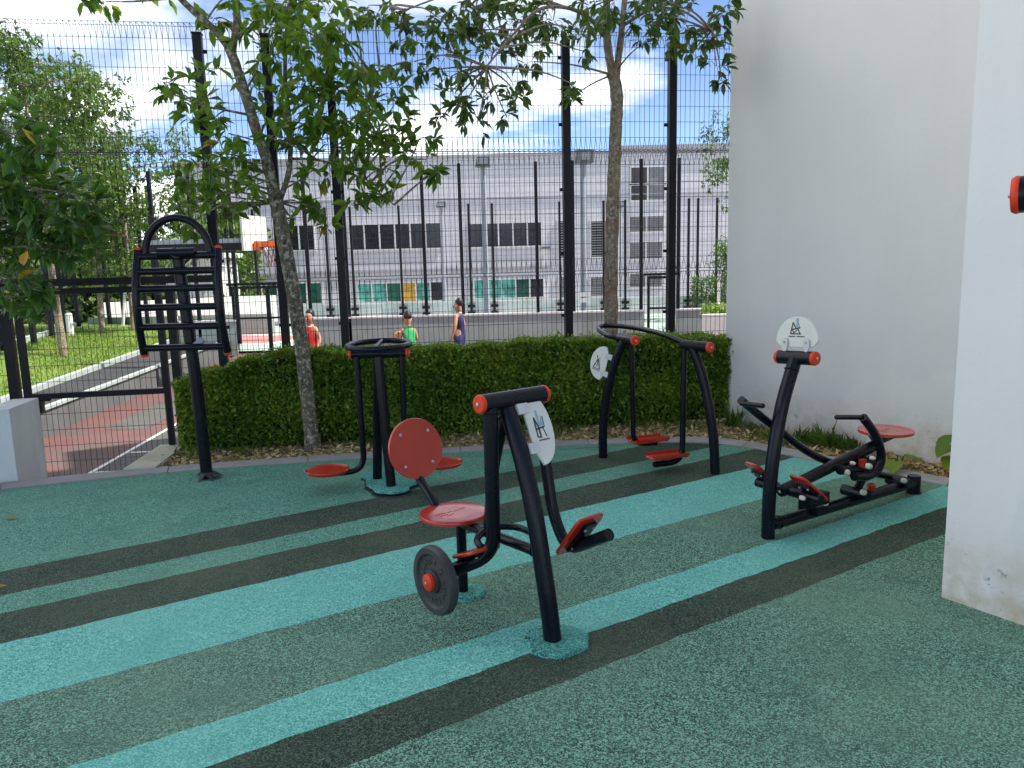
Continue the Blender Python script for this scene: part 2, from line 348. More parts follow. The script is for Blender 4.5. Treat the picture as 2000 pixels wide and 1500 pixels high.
def facadem():
    t = NT('grey_facade_panels'); x, y, z = t.sep()
    cmbn = t.n('ShaderNodeCombineXYZ'); t.l(x, cmbn.inputs[0]); t.l(z, cmbn.inputs[1])
    b = t.n('ShaderNodeTexBrick'); b.inputs['Scale'].default_value = 1.0; b.inputs['Brick Width'].default_value = 1.2; b.inputs['Row Height'].default_value = 0.3
    b.inputs['Mortar Size'].default_value = 0.018; b.inputs['Color1'].default_value = (0.62, 0.605, 0.625, 1); b.inputs['Color2'].default_value = (0.585, 0.57, 0.59, 1); b.inputs['Mortar'].default_value = (0.47, 0.46, 0.485, 1)
    t.l(cmbn.outputs[0], b.inputs['Vector']); col = b.outputs['Color']
    s1 = t.noise(0.55, 8, 0.7, stretch=(1, 1, 0.5)); col = t.mix(t.ramp(s1, [(0.48, 0.0), (0.75, 0.35)]), col, (0.44, 0.43, 0.45))
    t.set(Base_Color=col, Roughness=0.85); return t.m
M['facade'] = facadem()
M['slab'] = simple('grey_ledge', (0.33, 0.32, 0.34), 0.8, 0.1, 2)
M['frame'] = simple('pale_window_frame', (0.62, 0.61, 0.60), 0.5, 0.05)
M['glass_dark'] = simple('dark_window_glass', (0.012, 0.014, 0.024), 0.12, 0.4, 2)
M['glass_green'] = simple('green_tinted_glass', (0.010, 0.10, 0.065), 0.10, 0.5, 1.3)
M['glass_teal'] = simple('bright_teal_glass', (0.10, 0.42, 0.34), 0.10, 0.6, 2.4)
M['poster'] = simple('yellow_poster', (0.62, 0.38, 0.05), 0.6, 0.3, 3)
M['louvre'] = simple('grey_louvre', (0.20, 0.20, 0.205), 0.5, 0.15, 5)
M['lamp_grey'] = simple('grey_painted_pole', (0.27, 0.30, 0.34), 0.45, 0.1, 4)
M['lamp_head'] = simple('lamp_housing', (0.10, 0.105, 0.12), 0.45, 0.15, 4)
M['white'] = simple('white_gloss_paint', (0.74, 0.74, 0.72), 0.4, 0.05)
M['skin'] = simple('skin', (0.50, 0.24, 0.14), 0.55, 0.1, 9)
M['hair'] = simple('black_hair', (0.010, 0.008, 0.007), 0.5, 0.3, 30)
M['jred'] = simple('red_jersey', (0.62, 0.02, 0.025), 0.8, 0.15, 8)
M['jgreen'] = simple('green_jersey', (0.03, 0.32, 0.10), 0.8, 0.15, 8)
M['jnavy'] = simple('navy_jersey', (0.025, 0.03, 0.11), 0.8, 0.2, 8)
M['jyellow'] = simple('yellow_cloth', (0.75, 0.58, 0.02), 0.8, 0.1, 8)
M['ballm'] = simple('orange_basketball', (0.62, 0.22, 0.07), 0.65, 0.12, 20, 0.0, 0.3, 200)
M['hoop'] = simple('orange_hoop', (0.85, 0.13, 0.02), 0.4, 0.05)
M['net'] = simple('faded_net', (0.45, 0.22, 0.20), 0.8, 0.3, 30)

# ================================================================== THE SETTING
E1 = V((0.845, 0.535, 0)); E2 = V((0.535, -0.845, 0))          # site grid: rubber bands run along E1
def site(a, b, z=0.0): return E1*a + E2*b + V((0, 0, z))
b = MB(); b.bb(-400, 400, -300, 600, -1.2, -0.62); struct(b.build('ground', M['ground']))

kerb_out = curve([(-7.6, 4.2, 0), (-5.6, 5.12, 0), (-4.01, 5.81, 0), (-2.88, 6.2, 0), (-1.78, 6.45, 0), (-0.47, 6.66, 0), (0.69, 6.82, 0), (1.5, 6.83, 0), (2.02, 6.6, 0), (2.47, 6.04, 0), (3.09, 5.3, 0), (3.7, 4.6, 0), (4.3, 3.9, 0)], 8)
kerb_in = curve([(-7.75, 4.38, 0), (-5.72, 5.3, 0), (-4.12, 5.99, 0), (-2.95, 6.39, 0), (-1.82, 6.63, 0), (-0.49, 6.83, 0), (0.69, 7.0, 0), (1.6, 7.01, 0), (2.13, 6.77, 0), (2.6, 6.2, 0), (3.21, 5.46, 0), (3.82, 4.76, 0), (4.42, 4.06, 0)], 8)
# raised platform that carries the exercise corner and the hedge bed
b = MB(); b.prism(list(reversed([(-9, 3.6)] + [(p.x, p.y) for p in kerb_in[:23]] + [(-3.31, 6.24), (-3.38, 7.19), (2.3, 8.07), (9, 9.1), (9, -4), (-9, -4)])), -0.62, -0.03); struct(b.build('planting_bed_soil', M['soil']))

# --- poured rubber floor, one piece per colour band
floor_poly = [(p.x, p.y) for p in kerb_out] + [(4.6, -3.5), (-8, -3.5), (-8, 4.0)]
def clip(poly, lo, hi):
    for sgn, lim in ((1, lo), (-1, hi)):
        out = []
        for i in range(len(poly)):
            p, q = V((*poly[i], 0)), V((*poly[(i+1) % len(poly)], 0)); dp = sgn*(p.dot(E2)-lim); dq = sgn*(q.dot(E2)-lim)
            if dp >= 0: out.append((p.x, p.y))
            if (dp > 0 and dq < 0) or (dp < 0 and dq > 0):
                t = dp/(dp-dq); r_ = p.lerp(q, t); out.append((r_.x, r_.y))
        poly = out
    return poly
def wob(lim, a): return 0.003*math.sin(a*5.1+lim*9) + 0.003*math.sin(a*13.7+lim*31) + 0.003*math.sin(a*37+lim*5) + 0.016*math.sin(a*0.55+lim*2.0)
def wavy(poly, lo, hi):
    out = []
    for i in range(len(poly)):
        p, q = V((*poly[i], 0)), V((*poly[(i+1) % len(poly)], 0)); done = False
        for lim in (lo, hi):
            if abs(p.dot(E2)-lim) < 1e-4 and abs(q.dot(E2)-lim) < 1e-4 and abs(lim) < 20:
                n = max(1, int((q-p).length/0.05))
                for k in range(n):
                    r_ = p.lerp(q, k/n); a = r_.dot(E1); r_ = r_ + E2*wob(lim, a); out.append((r_.x, r_.y))
                done = True
        if not done: out.append(tuple(p.xy) if not any(abs(p.dot(E2)-l) < 1e-4 for l in (lo, hi)) else tuple((p + E2*wob(lo if abs(p.dot(E2)-lo) < 1e-4 else hi, p.dot(E1))).xy))
    return out
b = MB(); b.prism(list(reversed(floor_poly)), -0.60, -0.02); rf = struct(b.build('rubber_floor', M['rub_dark']))
lims = [-30, -5.07, -4.665, -4.395, -4.01, -3.43, -2.84, -2.58, -2.315, 30]
bands = ['rub_sea', 'rub_dark', 'rub_sea', 'rub_dark', 'rub_lite', 'rub_mid', 'rub_lite', 'rub_dark', 'rub_mid']
for i, mk in enumerate(bands):
    pl_ = wavy(clip(floor_poly, lims[i], lims[i+1]), lims[i], lims[i+1])
    bb_ = MB(); bb_.add([(x, y, 0.0) for x, y in pl_], [tuple(range(len(pl_)))])
    o = bb_.build('rubber_band', M[mk], rf)
    if o.data.polygons[0].normal.z < 0: o.data.flip_normals()
# round rubber repair patches poured round the machine feet
def patch(c, r, sx=1.0, seed=0):
    rr = random.Random(seed); n = 40; b = MB(); ph = [rr.uniform(0, 6.28) for _ in range(3)]
    def rad(k): t = 2*math.pi*k/n; return r*(1 + 0.035*math.sin(3*t+ph[0]) + 0.025*math.sin(7*t+ph[1]) + 0.02*math.sin(11*t+ph[2]))
    poly = [(math.cos(2*math.pi*k/n)*rad(k)*sx, math.sin(2*math.pi*k/n)*rad(k)) for k in range(n)]
    MB().plate([(x*(r+(0.012 if seed > 4 else 0.002))/r, y*(r+(0.012 if seed > 4 else 0.002))/r) for x, y in poly], (c[0], c[1]-0.004, 0.003), (1,0,0), (0,1,0), 0.010, 0.002).build('rubber_patch', M['wrub'] if seed > 4 else M['rub_patch'], rf)
    b.plate(poly, (c[0], c[1], 0.010), (1,0,0), (0,1,0), 0.016, 0.006); return b.build('rubber_patch', M['rub_patch'], rf)
patch((0.165, 3.165), 0.142, 1.0, 1); patch((-0.255, 3.69), 0.095, 1, 2)
for i, (px_, py_, r_) in enumerate([(-0.905, 5.49, .130), (-0.97, 5.62, .135), (-0.86, 5.66, .12), (-1.0, 5.76, .145), (-1.04, 5.92, .15), (-0.90, 5.80, .12)]): patch((px_, py_), r_, 1.05, 5+i).location.z += 0.004*(5-i)

# --- concrete kerb, in lengths
kb = MB(); kb.prism([(p.x, p.y) for p in kerb_out] + [(p.x, p.y) for p in reversed(kerb_in)], -0.45, -0.008); kerb = struct(kb.build('kerb', M['kerb']))
for i in range(0, len(kerb_out)-8, 8):
    A = [kerb_out[j].copy() for j in range(i, i+9)]; B = [kerb_in[j].copy() for j in range(i, i+9)]
    for L_ in (A, B):
        L_[0] = L_[0].lerp(L_[1], 0.02); L_[-1] = L_[-1].lerp(L_[-2], 0.02)
    k = MB(); n = 9; z = 0.012 + random.uniform(-0.003, 0.003)
    vs_ = [(p.x, p.y, -0.1) for p in A] + [(p.x, p.y, z) for p in A] + [(p.x, p.y, z+0.002) for p in B] + [(p.x, p.y, -0.1) for p in B]
    fs_ = []
    for r_ in range(3): fs_ += [(r_*n+j+1, r_*n+j, (r_+1)*n+j, (r_+1)*n+j+1) for j in range(n-1)]
    fs_ += [(0, n, 2*n, 3*n), (n-1, 4*n-1, 3*n-1, 2*n-1)]
    k.add(vs_, fs_); k.build('kerb_stone', M['kerb'], kerb)
# cream kerb along the end of the hedge bed, beside the sunken path
b = MB(); b.prism([(-3.28, 6.27), (-3.03, 6.32), (-3.12, 7.15), (-3.36, 7.15)], -0.6, 0.03); b.build('kerb_stone', M['cream'], kerb)

# --- white building on the right: back wall, and the nearer pier
wb = thing('white_building', 'tall white painted building wall with a nearer pier, right side', 'building', site(6.0, -5.385))
def slabwall(name, a0, a1, b0, b1, z1, m):
    b = MB(); q = [site(a0, b0), site(a0, b1), site(a1, b1), site(a1, b0)]; b.prism([(p.x, p.y) for p in q], -0.6, z1); return b.build(name, m, wb)
slabwall('wall', 5.985, 15, -5.385, -2.6, 10.9, M['wall']); slabwall('shade_tower', 5.99, 14.9, -2.595, 12, 15.0, M['wall'])  # taller block is unseen, its height shaped to cast shade on the corner
slabwall('pier', 3.62, 5.982, -1.87, 8.5, 15.0, M['wall'])

# --- white planter at the gate, far left
pt = thing('planter_wall', 'low white concrete planter beside the mesh gate', 'planter', (-4.4, 6.3, 0))
b = MB(); b.box((-4.17, 6.30, 0.14), (0.20, 0.55, 0.92), (0.985, 0.17, 0), (-0.17, 0.985, 0)); b.build('pier', M['pale'], pt)
b = MB(); b.box((-4.76, 5.92, 0.005), (1.30, 0.13, 0.64), (0.94, 0.34, 0), (-0.34, 0.94, 0)); b.build('front_wall', M['pale'], pt)
b = MB(); b.box((-4.85, 6.2, -0.05), (1.3, 0.5, 0.4), (0.94, 0.34, 0), (-0.34, 0.94, 0)); b.build('soil', M['soil'], pt)

# --- sunken court, path, lines
def sheet(name, poly, z, m, parent=None):
    b = MB(); b.add([(x, y, z) for x, y in poly], [tuple(range(len(poly)))]); o = b.build(name, m, parent)
    if o.data.polygons[0].normal.z < 0: o.data.flip_normals()
    return o if parent else struct(o)
sheet('court_path', [(-6.2, 5.2), (14, 7.0), (14, 19.6), (-6.9, 19.6)], -0.45, M['court_red'])
sheet('court_apron', [(-4.52, 7.95), (-3.2, 7.95), (-3.2, 12.2), (-4.95, 12.2)], -0.446, M['court_grey'])
sheet('court_apron', [(-5.6, 10.3), (-5.0, 10.2), (-5.1, 13.5), (-5.9, 13.9)], -0.4462, M['court_grey'])
cl = struct(MB().add([(-4.54, 7.92, -0.442), (-4.49, 7.92, -0.442), (-4.78, 12.2, -0.442), (-4.83, 12.2, -0.442)], [(0,1,2,3)]).build('court_line', M['line']))
for q in ([(-4.48, 7.95), (-3.5, 8.03), (-3.5, 8.08), (-4.48, 8.0)], [(-4.53, 8.83), (-3.5, 8.9), (-3.5, 8.95), (-4.53, 8.88)], [(-6, 18.2), (9, 18.2), (9, 18.27), (-6, 18.27)]):
    sheet('line_stroke', q, -0.441, M['line'], cl)
sheet('basketball_court', [(-9, 19.7), (16, 19.7), (16, 31.2), (-9, 31.2)], -0.5, M['court_green'])
sheet('court_key', [(-11, 22.6), (-7.05, 22.2), (-5.9, 24.4), (-11, 26.4)], -0.496, M['court_pink'])
sheet('court_key', [(5.1, 20.5), (8.6, 20.5), (8.6, 27), (5.5, 27)], -0.496, M['court_pink'])
b = MB(); b.tube([(-11, 22.55, -0.49), (-7.05, 22.15, -0.49), (-5.8, 24.4, -0.49), (-11, 26.5, -0.49)], 0.05, 4); struct(b.build('court_line', M['line']))
sheet('court_edge', [(-9, 29.6), (16, 29.6), (16, 31.2), (-9, 31.2)], -0.494, M['court_green'])

# --- left side: low retaining wall, walk, lawn
rw = thing('retaining_wall', 'low weathered grey retaining wall along the sunken path', 'wall', (-6.2, 10, -0.45))
b = MB(); b.prism([(-5.72, 6.0), (-6.67, 14.8), (-7.15, 19.4), (-7.33, 19.4), (-6.83, 14.78), (-5.9, 6.0)], -0.6, -0.1); b.build('wall_face', M['rwall'], rw)
b = MB(); b.prism([(-5.69, 6.0), (-6.64, 14.8), (-7.12, 19.4), (-7.2, 19.4), (-6.74, 14.8), (-5.79, 6.0)], -0.099, -0.06); b.build('coping', M['conc'], rw)
sheet('asphalt_walk', [(-5.85, 6.2), (-6.75, 14.8), (-7.2, 19.6), (-8.6, 19.6), (-8.05, 16.4), (-7.29, 11.76), (-6.6, 7.6)], -0.11, M['asph'])
lk = struct(MB().prism([(-6.6, 7.6), (-7.29, 11.76), (-8.05, 16.4), (-8.6, 19.6), (-8.72, 19.6), (-8.17, 16.4), (-7.41, 11.76), (-6.72, 7.6)], -0.3, -0.03).build('lawn_kerb', M['conc']))
# lawn: gently uneven ground
gx = np.linspace(0, 1, 40); gv = []; gf = []
for j in range(41):
    y = 6.0 + j*0.45
    xr = np.interp(y, [6, 7.6, 11.76, 16.4, 19.6, 24], [-6.5, -6.72, -7.41, -8.17, -8.72, -9.4])
    for i in range(41):
        x = xr - (i/40)**1.3*14; gv.append((x, y, -0.05 + 0.012*i + 0.03*math.sin(x*1.3+y)*min(1, i/6)))
gf = [(j*41+i, (j+1)*41+i, (j+1)*41+i+1, j*41+i+1) for j in range(40) for i in range(40)]
lw = MB(); lw.add(gv, gf); lo = struct(lw.build('lawn', M['lawn']))
if lo.data.polygons[0].normal.z < 0: lo.data.flip_normals()

# ------------------------------------------------------------------ welded mesh fences
def wires(name, segs, r, m, parent):
    S = np.array(segs, float); p, q = S[:,0], S[:,1]; d = q-p; d /= np.maximum(np.linalg.norm(d, axis=1), 1e-9)[:,None]
    ref = np.where(np.abs(d[:,2:3]) < 0.9, np.array([[0,0,1.]]), np.array([[1.,0,0]])); a = np.cross(d, ref); a /= np.linalg.norm(a, axis=1)[:,None]; c = np.cross(d, a)
    vs_ = []
    for base in (p, q):
        for k in range(3): t = 2*math.pi*k/3; vs_.append(base + (a*math.cos(t)+c*math.sin(t))*r)
    n = len(S); verts = np.stack(vs_, 1).reshape(-1, 3); base = np.arange(n)[:,None]*6
    fs_ = np.concatenate([base+np.array([[k, (k+1) % 3, 3+(k+1) % 3, 3+k]]) for k in range(3)], 0)
    return soup(name, verts, fs_, None, m, parent)
def panel(parent, A, B, z0, z1, dx=0.05, dz=0.15, r=0.0027, roll=True, name='mesh_panel'):
    A, B = V(A), V(B); d = (B-A); L = d.length; d.normalize(); nrm = V((d.y, -d.x, 0)); segs = []
    n = max(1, round(L/dx)); zt, zb = (z1-0.12, z0+0.12) if roll else (z1, z0)
    P = lambda s, z, o=0.0: tuple(A + d*s + nrm*o + V((0, 0, z)))
    for i in range(n+1):
        s = L*i/n + 0.0; j = random.uniform(-0.002, 0.002)
        segs.append((P(s+j, zb), P(s-j, zt)))
        if roll:
            for za, zc in ((zt, z1), (zb, z0)):
                segs += [(P(s, za), P(s, zc, 0.055)), (P(s, zc, 0.055), P(s, zc, -0.055)), (P(s, zc, -0.055), P(s, za))]
    hs = list(np.arange(zb, zt-0.03, dz)) + [zt]
    hl = [(z, 0.005) for z in hs] + ([(z1, 0.055), (z1, -0.055), (z0, 0.055), (z0, -0.055)] if roll else [])
    segs += [(P(0, z, o), P(L, z, o)) for z, o in hl]
    return wires(name, segs, r, M['wire'], parent)
FA = V((-4.34, 7.05, 0)); FD = V((1, 0.1557, 0)).normalized(); FNRM = V((FD.y, -FD.x, 0))
def fpt(x, z=0.0, o=0.0): return V((x, 7.05+0.1557*(x+4.34), z)) + FNRM*o
tf = thing('court_fence', 'tall black welded mesh court fence behind the hedge', 'fence', fpt(-1, -0.45))
pxs = [-6.35, -2.733, -2.160, -1.609, 0.577, 1.641, 3.3]
for x, nm in zip(pxs, range(9)):
    if x > 3: continue
    b = MB(); p = fpt(x, 0, 0.06); b.box((p.x, p.y, 1.63), (0.075, 0.075, 4.2), FD, FNRM); po = b.build('post', M['fence'], tf)
    b = MB(); b.box((p.x, p.y, 3.738), (0.086, 0.086, 0.014), FD, FNRM); b.build('post_cap', M['fence'], po)
    for z in np.arange(0.5, 3.7, 0.62):
        b = MB(); b.box(tuple(fpt(x, z, 0.008)), (0.12, 0.02, 0.03), FD, FNRM); b.build('clip', M['fence'], po)
for i in range(len(pxs)-1):
    x0, x1 = pxs[i]+0.01, pxs[i+1]-0.01
    for z0, z1 in ((2.74, 3.83), (1.56, 2.72), (-0.42, 1.53)):
        if i == 0 and z0 < 0:
            panel(tf, fpt(-6.35), fpt(-4.62), z0, z1); panel(tf, fpt(-3.12), fpt(x1), z0, z1); continue
        panel(tf, fpt(x0), fpt(x1), z0, z1)
# gate in the fence, lower left
gt = thing('mesh_gate', 'black framed welded mesh gate leading down to the red path', 'gate', fpt(-3.8, -0.45))
def bar(parent, name, x0, x1, z0, z1, th=0.05, o=0.07): 
    b = MB(); p = fpt((x0+x1)/2, (z0+z1)/2, o); b.box(tuple(p), ((x1-x0)*1.012, th, z1-z0), FD, FNRM); return b.build(name, M['fence'], parent)
bar(gt, 'gate_post', -4.59, -4.515, -0.5, 1.50, 0.08); bar(gt, 'gate_post', -3.19, -3.12, -0.5, 1.50, 0.08)
bar(gt, 'header_beam', -4.62, -2.75, 1.55, 1.615, 0.08); bar(gt, 'header_beam', -4.495, -3.205, 1.475, 1.53, 0.05)
bar(gt, 'stile', -4.48, -4.425, -0.42, 1.45); bar(gt, 'stile', -3.28, -3.23, -0.42, 1.45)
bar(gt, 'rail', -4.415, -3.29, 0.525, 0.575); bar(gt, 'rail', -4.415, -3.29, -0.42, -0.37)
panel(gt, fpt(-4.42, 0, 0.07), fpt(-3.29, 0, 0.07), -0.37, 1.46, roll=False)
bar(gt, 'lock_box', -4.415, -4.34, 0.40, 0.50, 0.07); bar(gt, 'latch', -4.415, -4.27, 0.505, 0.522, 0.04)

# fence on the court parapet, about 12 m behind the first
def px_wall(name, label, segs, y, z0, z1, th, m):
    t = thing(name, label, 'wall', (segs[0][0], y, z0))
    for x0, x1 in segs:
        b = MB(); b.bb(x0, x1, y, y+th, z0, z1); w = b.build('wall_segment', m, t)
        b = MB(); b.bb(x0-0.01, x1+0.01, y-0.02, y+th+0.02, z1+0.001, z1+0.045); b.build('coping', M['pale'], w)
    return t
px_wall('court_parapet', 'grey painted low court wall behind the three boys', [[-8.675, -6.962], [-5.456, 3.393], [4.228, 9.000]], 19.5, -0.5, 0.37, 0.18, M['conc'])
pf = thing('parapet_fence', 'black mesh fence standing on the low grey court wall', 'fence', (0, 19.6, 0.4))
ppx = [-8.841, -7.885, -6.903, -5.053, -4.083, -2.116, -1.183, 0.709, 1.617, 3.320, 4.255, 6.113]
for x in ppx:
    b = MB(); b.bb(x-0.04, x+0.04, 19.5, 19.58, -0.2 if x < -4 else 0.42, 4.12); b.build('post', M['fence'], pf)
for i in range(len(ppx)-1):
    panel(pf, (ppx[i], 19.62, 0), (ppx[i+1], 19.62, 0), 0.45 if not (i == 2 or i == 9) else 1.35, 4.2, 0.075, 0.2, 0.0021)
for x0, x1, gl in (-7.032, -5.704, 'left'), (3.480, 4.186, 'right'):
    g_ = thing('court_gate', 'thin black framed gate in the court wall near the hoop' if gl == 'left' else 'narrow black framed gate in the court wall beside the white building', 'gate', (x0, 19.55, -0.5))
    for nm, q in (('stile', (x0, x0+0.06, -0.45, 1.25)), ('stile', (x1-0.06, x1, -0.45, 1.25)), ('rail', (x0+.06, x1-.06, -0.45, -0.39)), ('rail', (x0+.06, x1-.06, 0.42, 0.47)), ('rail', (x0+.06, x1-.06, 1.19, 1.25)), ('stile', ((x0+x1)/2+0.2, (x0+x1)/2+0.3, -0.39, 1.19))):
        b = MB(); b.bb(q[0], q[1], 19.52, 19.58, q[2], q[3]); b.build(nm, M['fence'], g_)
    panel(g_, (x0, 19.57, 0), (x1, 19.57, 0), -0.42, 1.22, 0.075, 0.2, 0.0028, False)
    b = MB(); b.bb(x0-0.1, x1+0.1, 19.5, 19.6, 1.27, 1.33); b.build('header_beam', M['fence'], g_)
# far wall and far fence with bolted posts
px_wall('far_court_wall', 'pale low wall at the far side of the court under the windows', [(-16.5, 13.0)], 31.5, -0.6, 0.14, 0.2, M['pale'])
ff = thing('far_fence', 'black mesh fence bolted to the far pale court wall', 'fence', (0, 31.4, 0))
fpx = [-12.664, -11.333, -10.206, -9.182, -7.317, -6.312, -4.363, -3.420, -1.572, -0.628, 2.063, 3.831, 4.694, 7.245, 7.615, 8.377]
for x in fpx:
    b = MB(); b.bb(x-0.045, x+0.045, 31.36, 31.45, -0.35, 4.05); po = b.build('post', M['fence'], ff)
    for z in (-0.02, -0.28):
        b = MB(); b.box((x, 31.40, z), (0.30, 0.12, 0.11)); b.build('bracket', M['fence'], po)
for i in range(len(fpx)-1): panel(ff, (fpx[i], 31.47, 0), (fpx[i+1], 31.47, 0), 0.2, 4.0, 0.10, 0.2, 0.0022, False)
# fence along the far edge of the lawn
lf = thing('lawn_fence', 'black posts and mesh on a low wall at the lawn edge, far left', 'fence', (-11.5, 19.5, 0))
lpts = [(-10.4, 14.4), (-10.65, 16.1), (-11.0, 17.7), (-11.7, 19.6), (-12.4, 21.4), (-12.9, 23.0)]
for i, (x, y) in enumerate(lpts):
    b = MB(); b.bb(x-0.05, x+0.05, y-0.05, y+0.05, -0.1, 4.2); b.build('post', M['fence'], lf)
    if i: panel(lf, (*lpts[i-1], 0), (x, y, 0), 0.4, 4.1, 0.10, 0.2, 0.003, False)
for i, x in enumerate([-12.2, -11.75, -11.5, -11.05, -10.7]):
    b = MB(); b.bb(x-0.045, x+0.045, 23.4, 23.5, 0.1, 4.2); b.build('post', M['fence'], lf)
b = MB(); b.prism([(-10.45, 14.4), (-10.75, 16.1), (-13.0, 23.2), (-13.15, 23.2), (-10.9, 16.1), (-10.6, 14.4)], -0.2, 0.22); b.build('low_wall', M['conc'], lf)
b = MB(); b.bb(-12.95, -7.3, 23.6, 23.8, -0.3, 0.32); b.build('low_wall', M['conc'], lf)
b = MB(); b.prism([(-12.9, 24.3), (-8.6, 28), (-8.4, 27.8), (-12.7, 24.1)], -0.2, 0.75); b.build('low_wall', M['pale'], lf)

# ================================================================== EXERCISE MACHINES
def rrect(w, h, r, n=5):
    out = []
    for cx, cy, a0 in ((w/2-r, h/2-r, 0), (-w/2+r, h/2-r, 90), (-w/2+r, -h/2+r, 180), (w/2-r, -h/2+r, 270)):
        out += [(cx+r*math.cos(R(a0+90*k/n)), cy+r*math.sin(R(a0+90*k/n))) for k in range(n+1)]
    return out
def dshape(w, h, n=22):
    """half-round sign outline: flat side at x=0, bulging to x=w"""
    pts = [(0.0, -h*0.30)]
    for k in range(n+1):
        t = -math.pi/2 + math.pi*k/n
        x = w*0.22 + w*0.78*max(0, math.cos(t))**0.9; pts.append((x, h/2*math.sin(t)))
    pts += [(0.0, h*0.30)]
    return pts
def endcap(o, axis, r, parent, m='cap', name='end_cap'):
    b = MB(); b.lathe([(r*0.98, 0), (r*1.03, 0.004), (r*1.03, 0.012), (r*0.92, 0.021), (r*0.3, 0.023)], o, axis, 24); c = b.build(name, M[m], parent)
    ax = V(axis).normalized(); b = MB(); b.lathe([(0.009, 0.022), (0.009, 0.026), (0.006, 0.029)], o, axis, 10); b.build('bolt', M['bolt'], c); return c
def disc(name, o, axis, r, th, parent, m='red', groove=True):
    b = MB(); p = [(r*0.97, -th/2), (r, -th/2+0.003), (r, th/2-0.004), (r*0.985, th/2), (r*0.95, th/2-0.0015), (r*0.5, th/2-0.001), (0.002, th/2-0.001)]
    b.lathe(p, o, axis, 56); return b.build(name, M[m], parent, 50)
def bolts(pts, axis, parent, r=0.011):
    for p in pts:
        b = MB(); b.lathe([(r, -0.002), (r, 0.003), (r*0.75, 0.005), (r*0.42, 0.005), (r*0.38, 0.003)], p, axis, 14); b.build('bolt', M['bolt'], parent)
def ink(name, strokes, o, ux, uy, parent, m='ink', th=0.0016, lift=0.0):
    """flat print as thin strokes (x0,y0,x1,y1,width)"""
    o = V(o); ux = V(ux).normalized(); uy = V(uy).normalized(); uz = ux.cross(uy); b = MB()
    for x0, y0, x1, y1, w in strokes:
        p = o + ux*x0 + uy*y0; q = o + ux*x1 + uy*y1; d = (q-p); L = d.length; d.normalize(); b.box(tuple((p+q)/2 + uz*lift), (L, w, th), d, uz.cross(d))
    return b.build(name, M[m], parent)
def engraved(o, ux, uy, uz, sc, parent, m='ink'):
    st = [(-.5,.1,-.25,.16,.03), (-.5,.02,-.2,.08,.03), (-.48,-.08,-.2,-.04,.03), (-.15,.06,.0,.1,.03), (.02,.02,.12,.05,.03), (.15,.05,.26,.08,.03), (.3,.09,.44,.12,.03), (-.3,-.16,-.05,-.1,.025)]
    return ink('moulded_logo', [tuple(v*sc for v in s) for s in st], V(o)+V(uz)*0.0, ux, uy, parent, 'red', 0.0016)

def weld(p, axis, r, parent):
    ax = V(axis).normalized(); u = ax.orthogonal().normalized(); w = ax.cross(u); p = V(p)
    b = MB(); b.tube([p + (u*math.cos(t)+w*math.sin(t))*(r+0.001) + ax*random.uniform(-.0012, .0012) for t in np.linspace(0, 2*math.pi, 30, endpoint=False)], 0.0042, 6, closed=True); b.build('weld', M['steel'], parent)

# ---------------------------------------------------------------- seated leg press with weight disc (front centre)
la, lv = V((0.627, -0.779, 0.000)), V((0.779, 0.627, 0.000))
lp = thing('leg_press_machine', 'black leg press machine with round red seat, backrest and grey weight disc, front centre', 'exercise machine', (0.152, 3.160, 0.000))
lp_post = [(0.152, 3.160, -0.000), (0.136, 3.180, 0.170), (0.119, 3.201, 0.304), (0.083, 3.246, 0.570), (0.039, 3.300, 0.788), (-0.000, 3.349, 0.929), (-0.026, 3.380, 1.005)]
b = MB(); b.tube(curve(lp_post, 6), 0.040, 24); b.build('main_post', M['steel'], lp)
cL, cR = V((-0.134, 3.302, 1.048)), V((0.139, 3.522, 1.047))
b = MB(); b.tube([cL, cR], 0.041, 28); cb = b.build('cross_tube', M['steel'], lp)
endcap(cL, (cL-cR), 0.041, cb); endcap(cR, (cR-cL), 0.041, cb)
S0 = V((-0.273, 3.688, 0.000)); seat_c = V((-0.325, 3.753, 0.410))
sx = V((S0.x, S0.y, 0))
b = MB(); b.cyl(sx, sx+V((0,0,0.40)), 0.0255, 20); b.build('seat_post', M['steel'], lp)
seat_o = V((sx.x-0.045*la.x-0.01, sx.y-0.045*la.y, 0.412))
o = disc('seat', seat_o, (0,0,1), 0.170, 0.022, lp); engraved(seat_o+V((0,0,0.0112)), lv, -la, (0,0,1), 0.19, o)
# seat beam to the main post and a back brace
b = MB(); b.tube([sx+V((0,0,0.375))-la*0.06, V((0.095, 3.231, 0.392))], 0.0245, 18); b.build('seat_beam', M['steel'], lp)
b = MB(); b.tube(curve([V((-0.026, 3.381, 0.998)), V((-0.068, 3.433, 0.829)), V((-0.108, 3.483, 0.621)), V((-0.132, 3.513, 0.398))], 5), 0.0235, 16); b.build('brace', M['steel'], lp)
# backrest
bc = V((-0.522, 3.997, 0.688)); bax = (la*0.97 + V((0,0,0.22))).normalized()
o = disc('backrest', bc, bax, 0.163, 0.020, lp)
bu = lv; bv = bax.cross(lv).normalized(); bolts([bc + bax*0.0105 + bu*x + bv*y for x, y in ((-.085,.085), (.085,.085), (-.085,-.085), (.085,-.085))], bax, o, 0.0085)
bt = [seat_o+V((0,0,-0.03)), seat_o-la*0.13+V((0,0,-0.028)), seat_o-la*0.19+V((0,0,0.03)), bc-la*0.035+V((0,0,-0.1)), bc-la*0.030+V((0,0,0.07))]
b = MB(); b.tube(curve(bt, 6), 0.0225, 16); b.build('backrest_tube', M['steel'], lp)
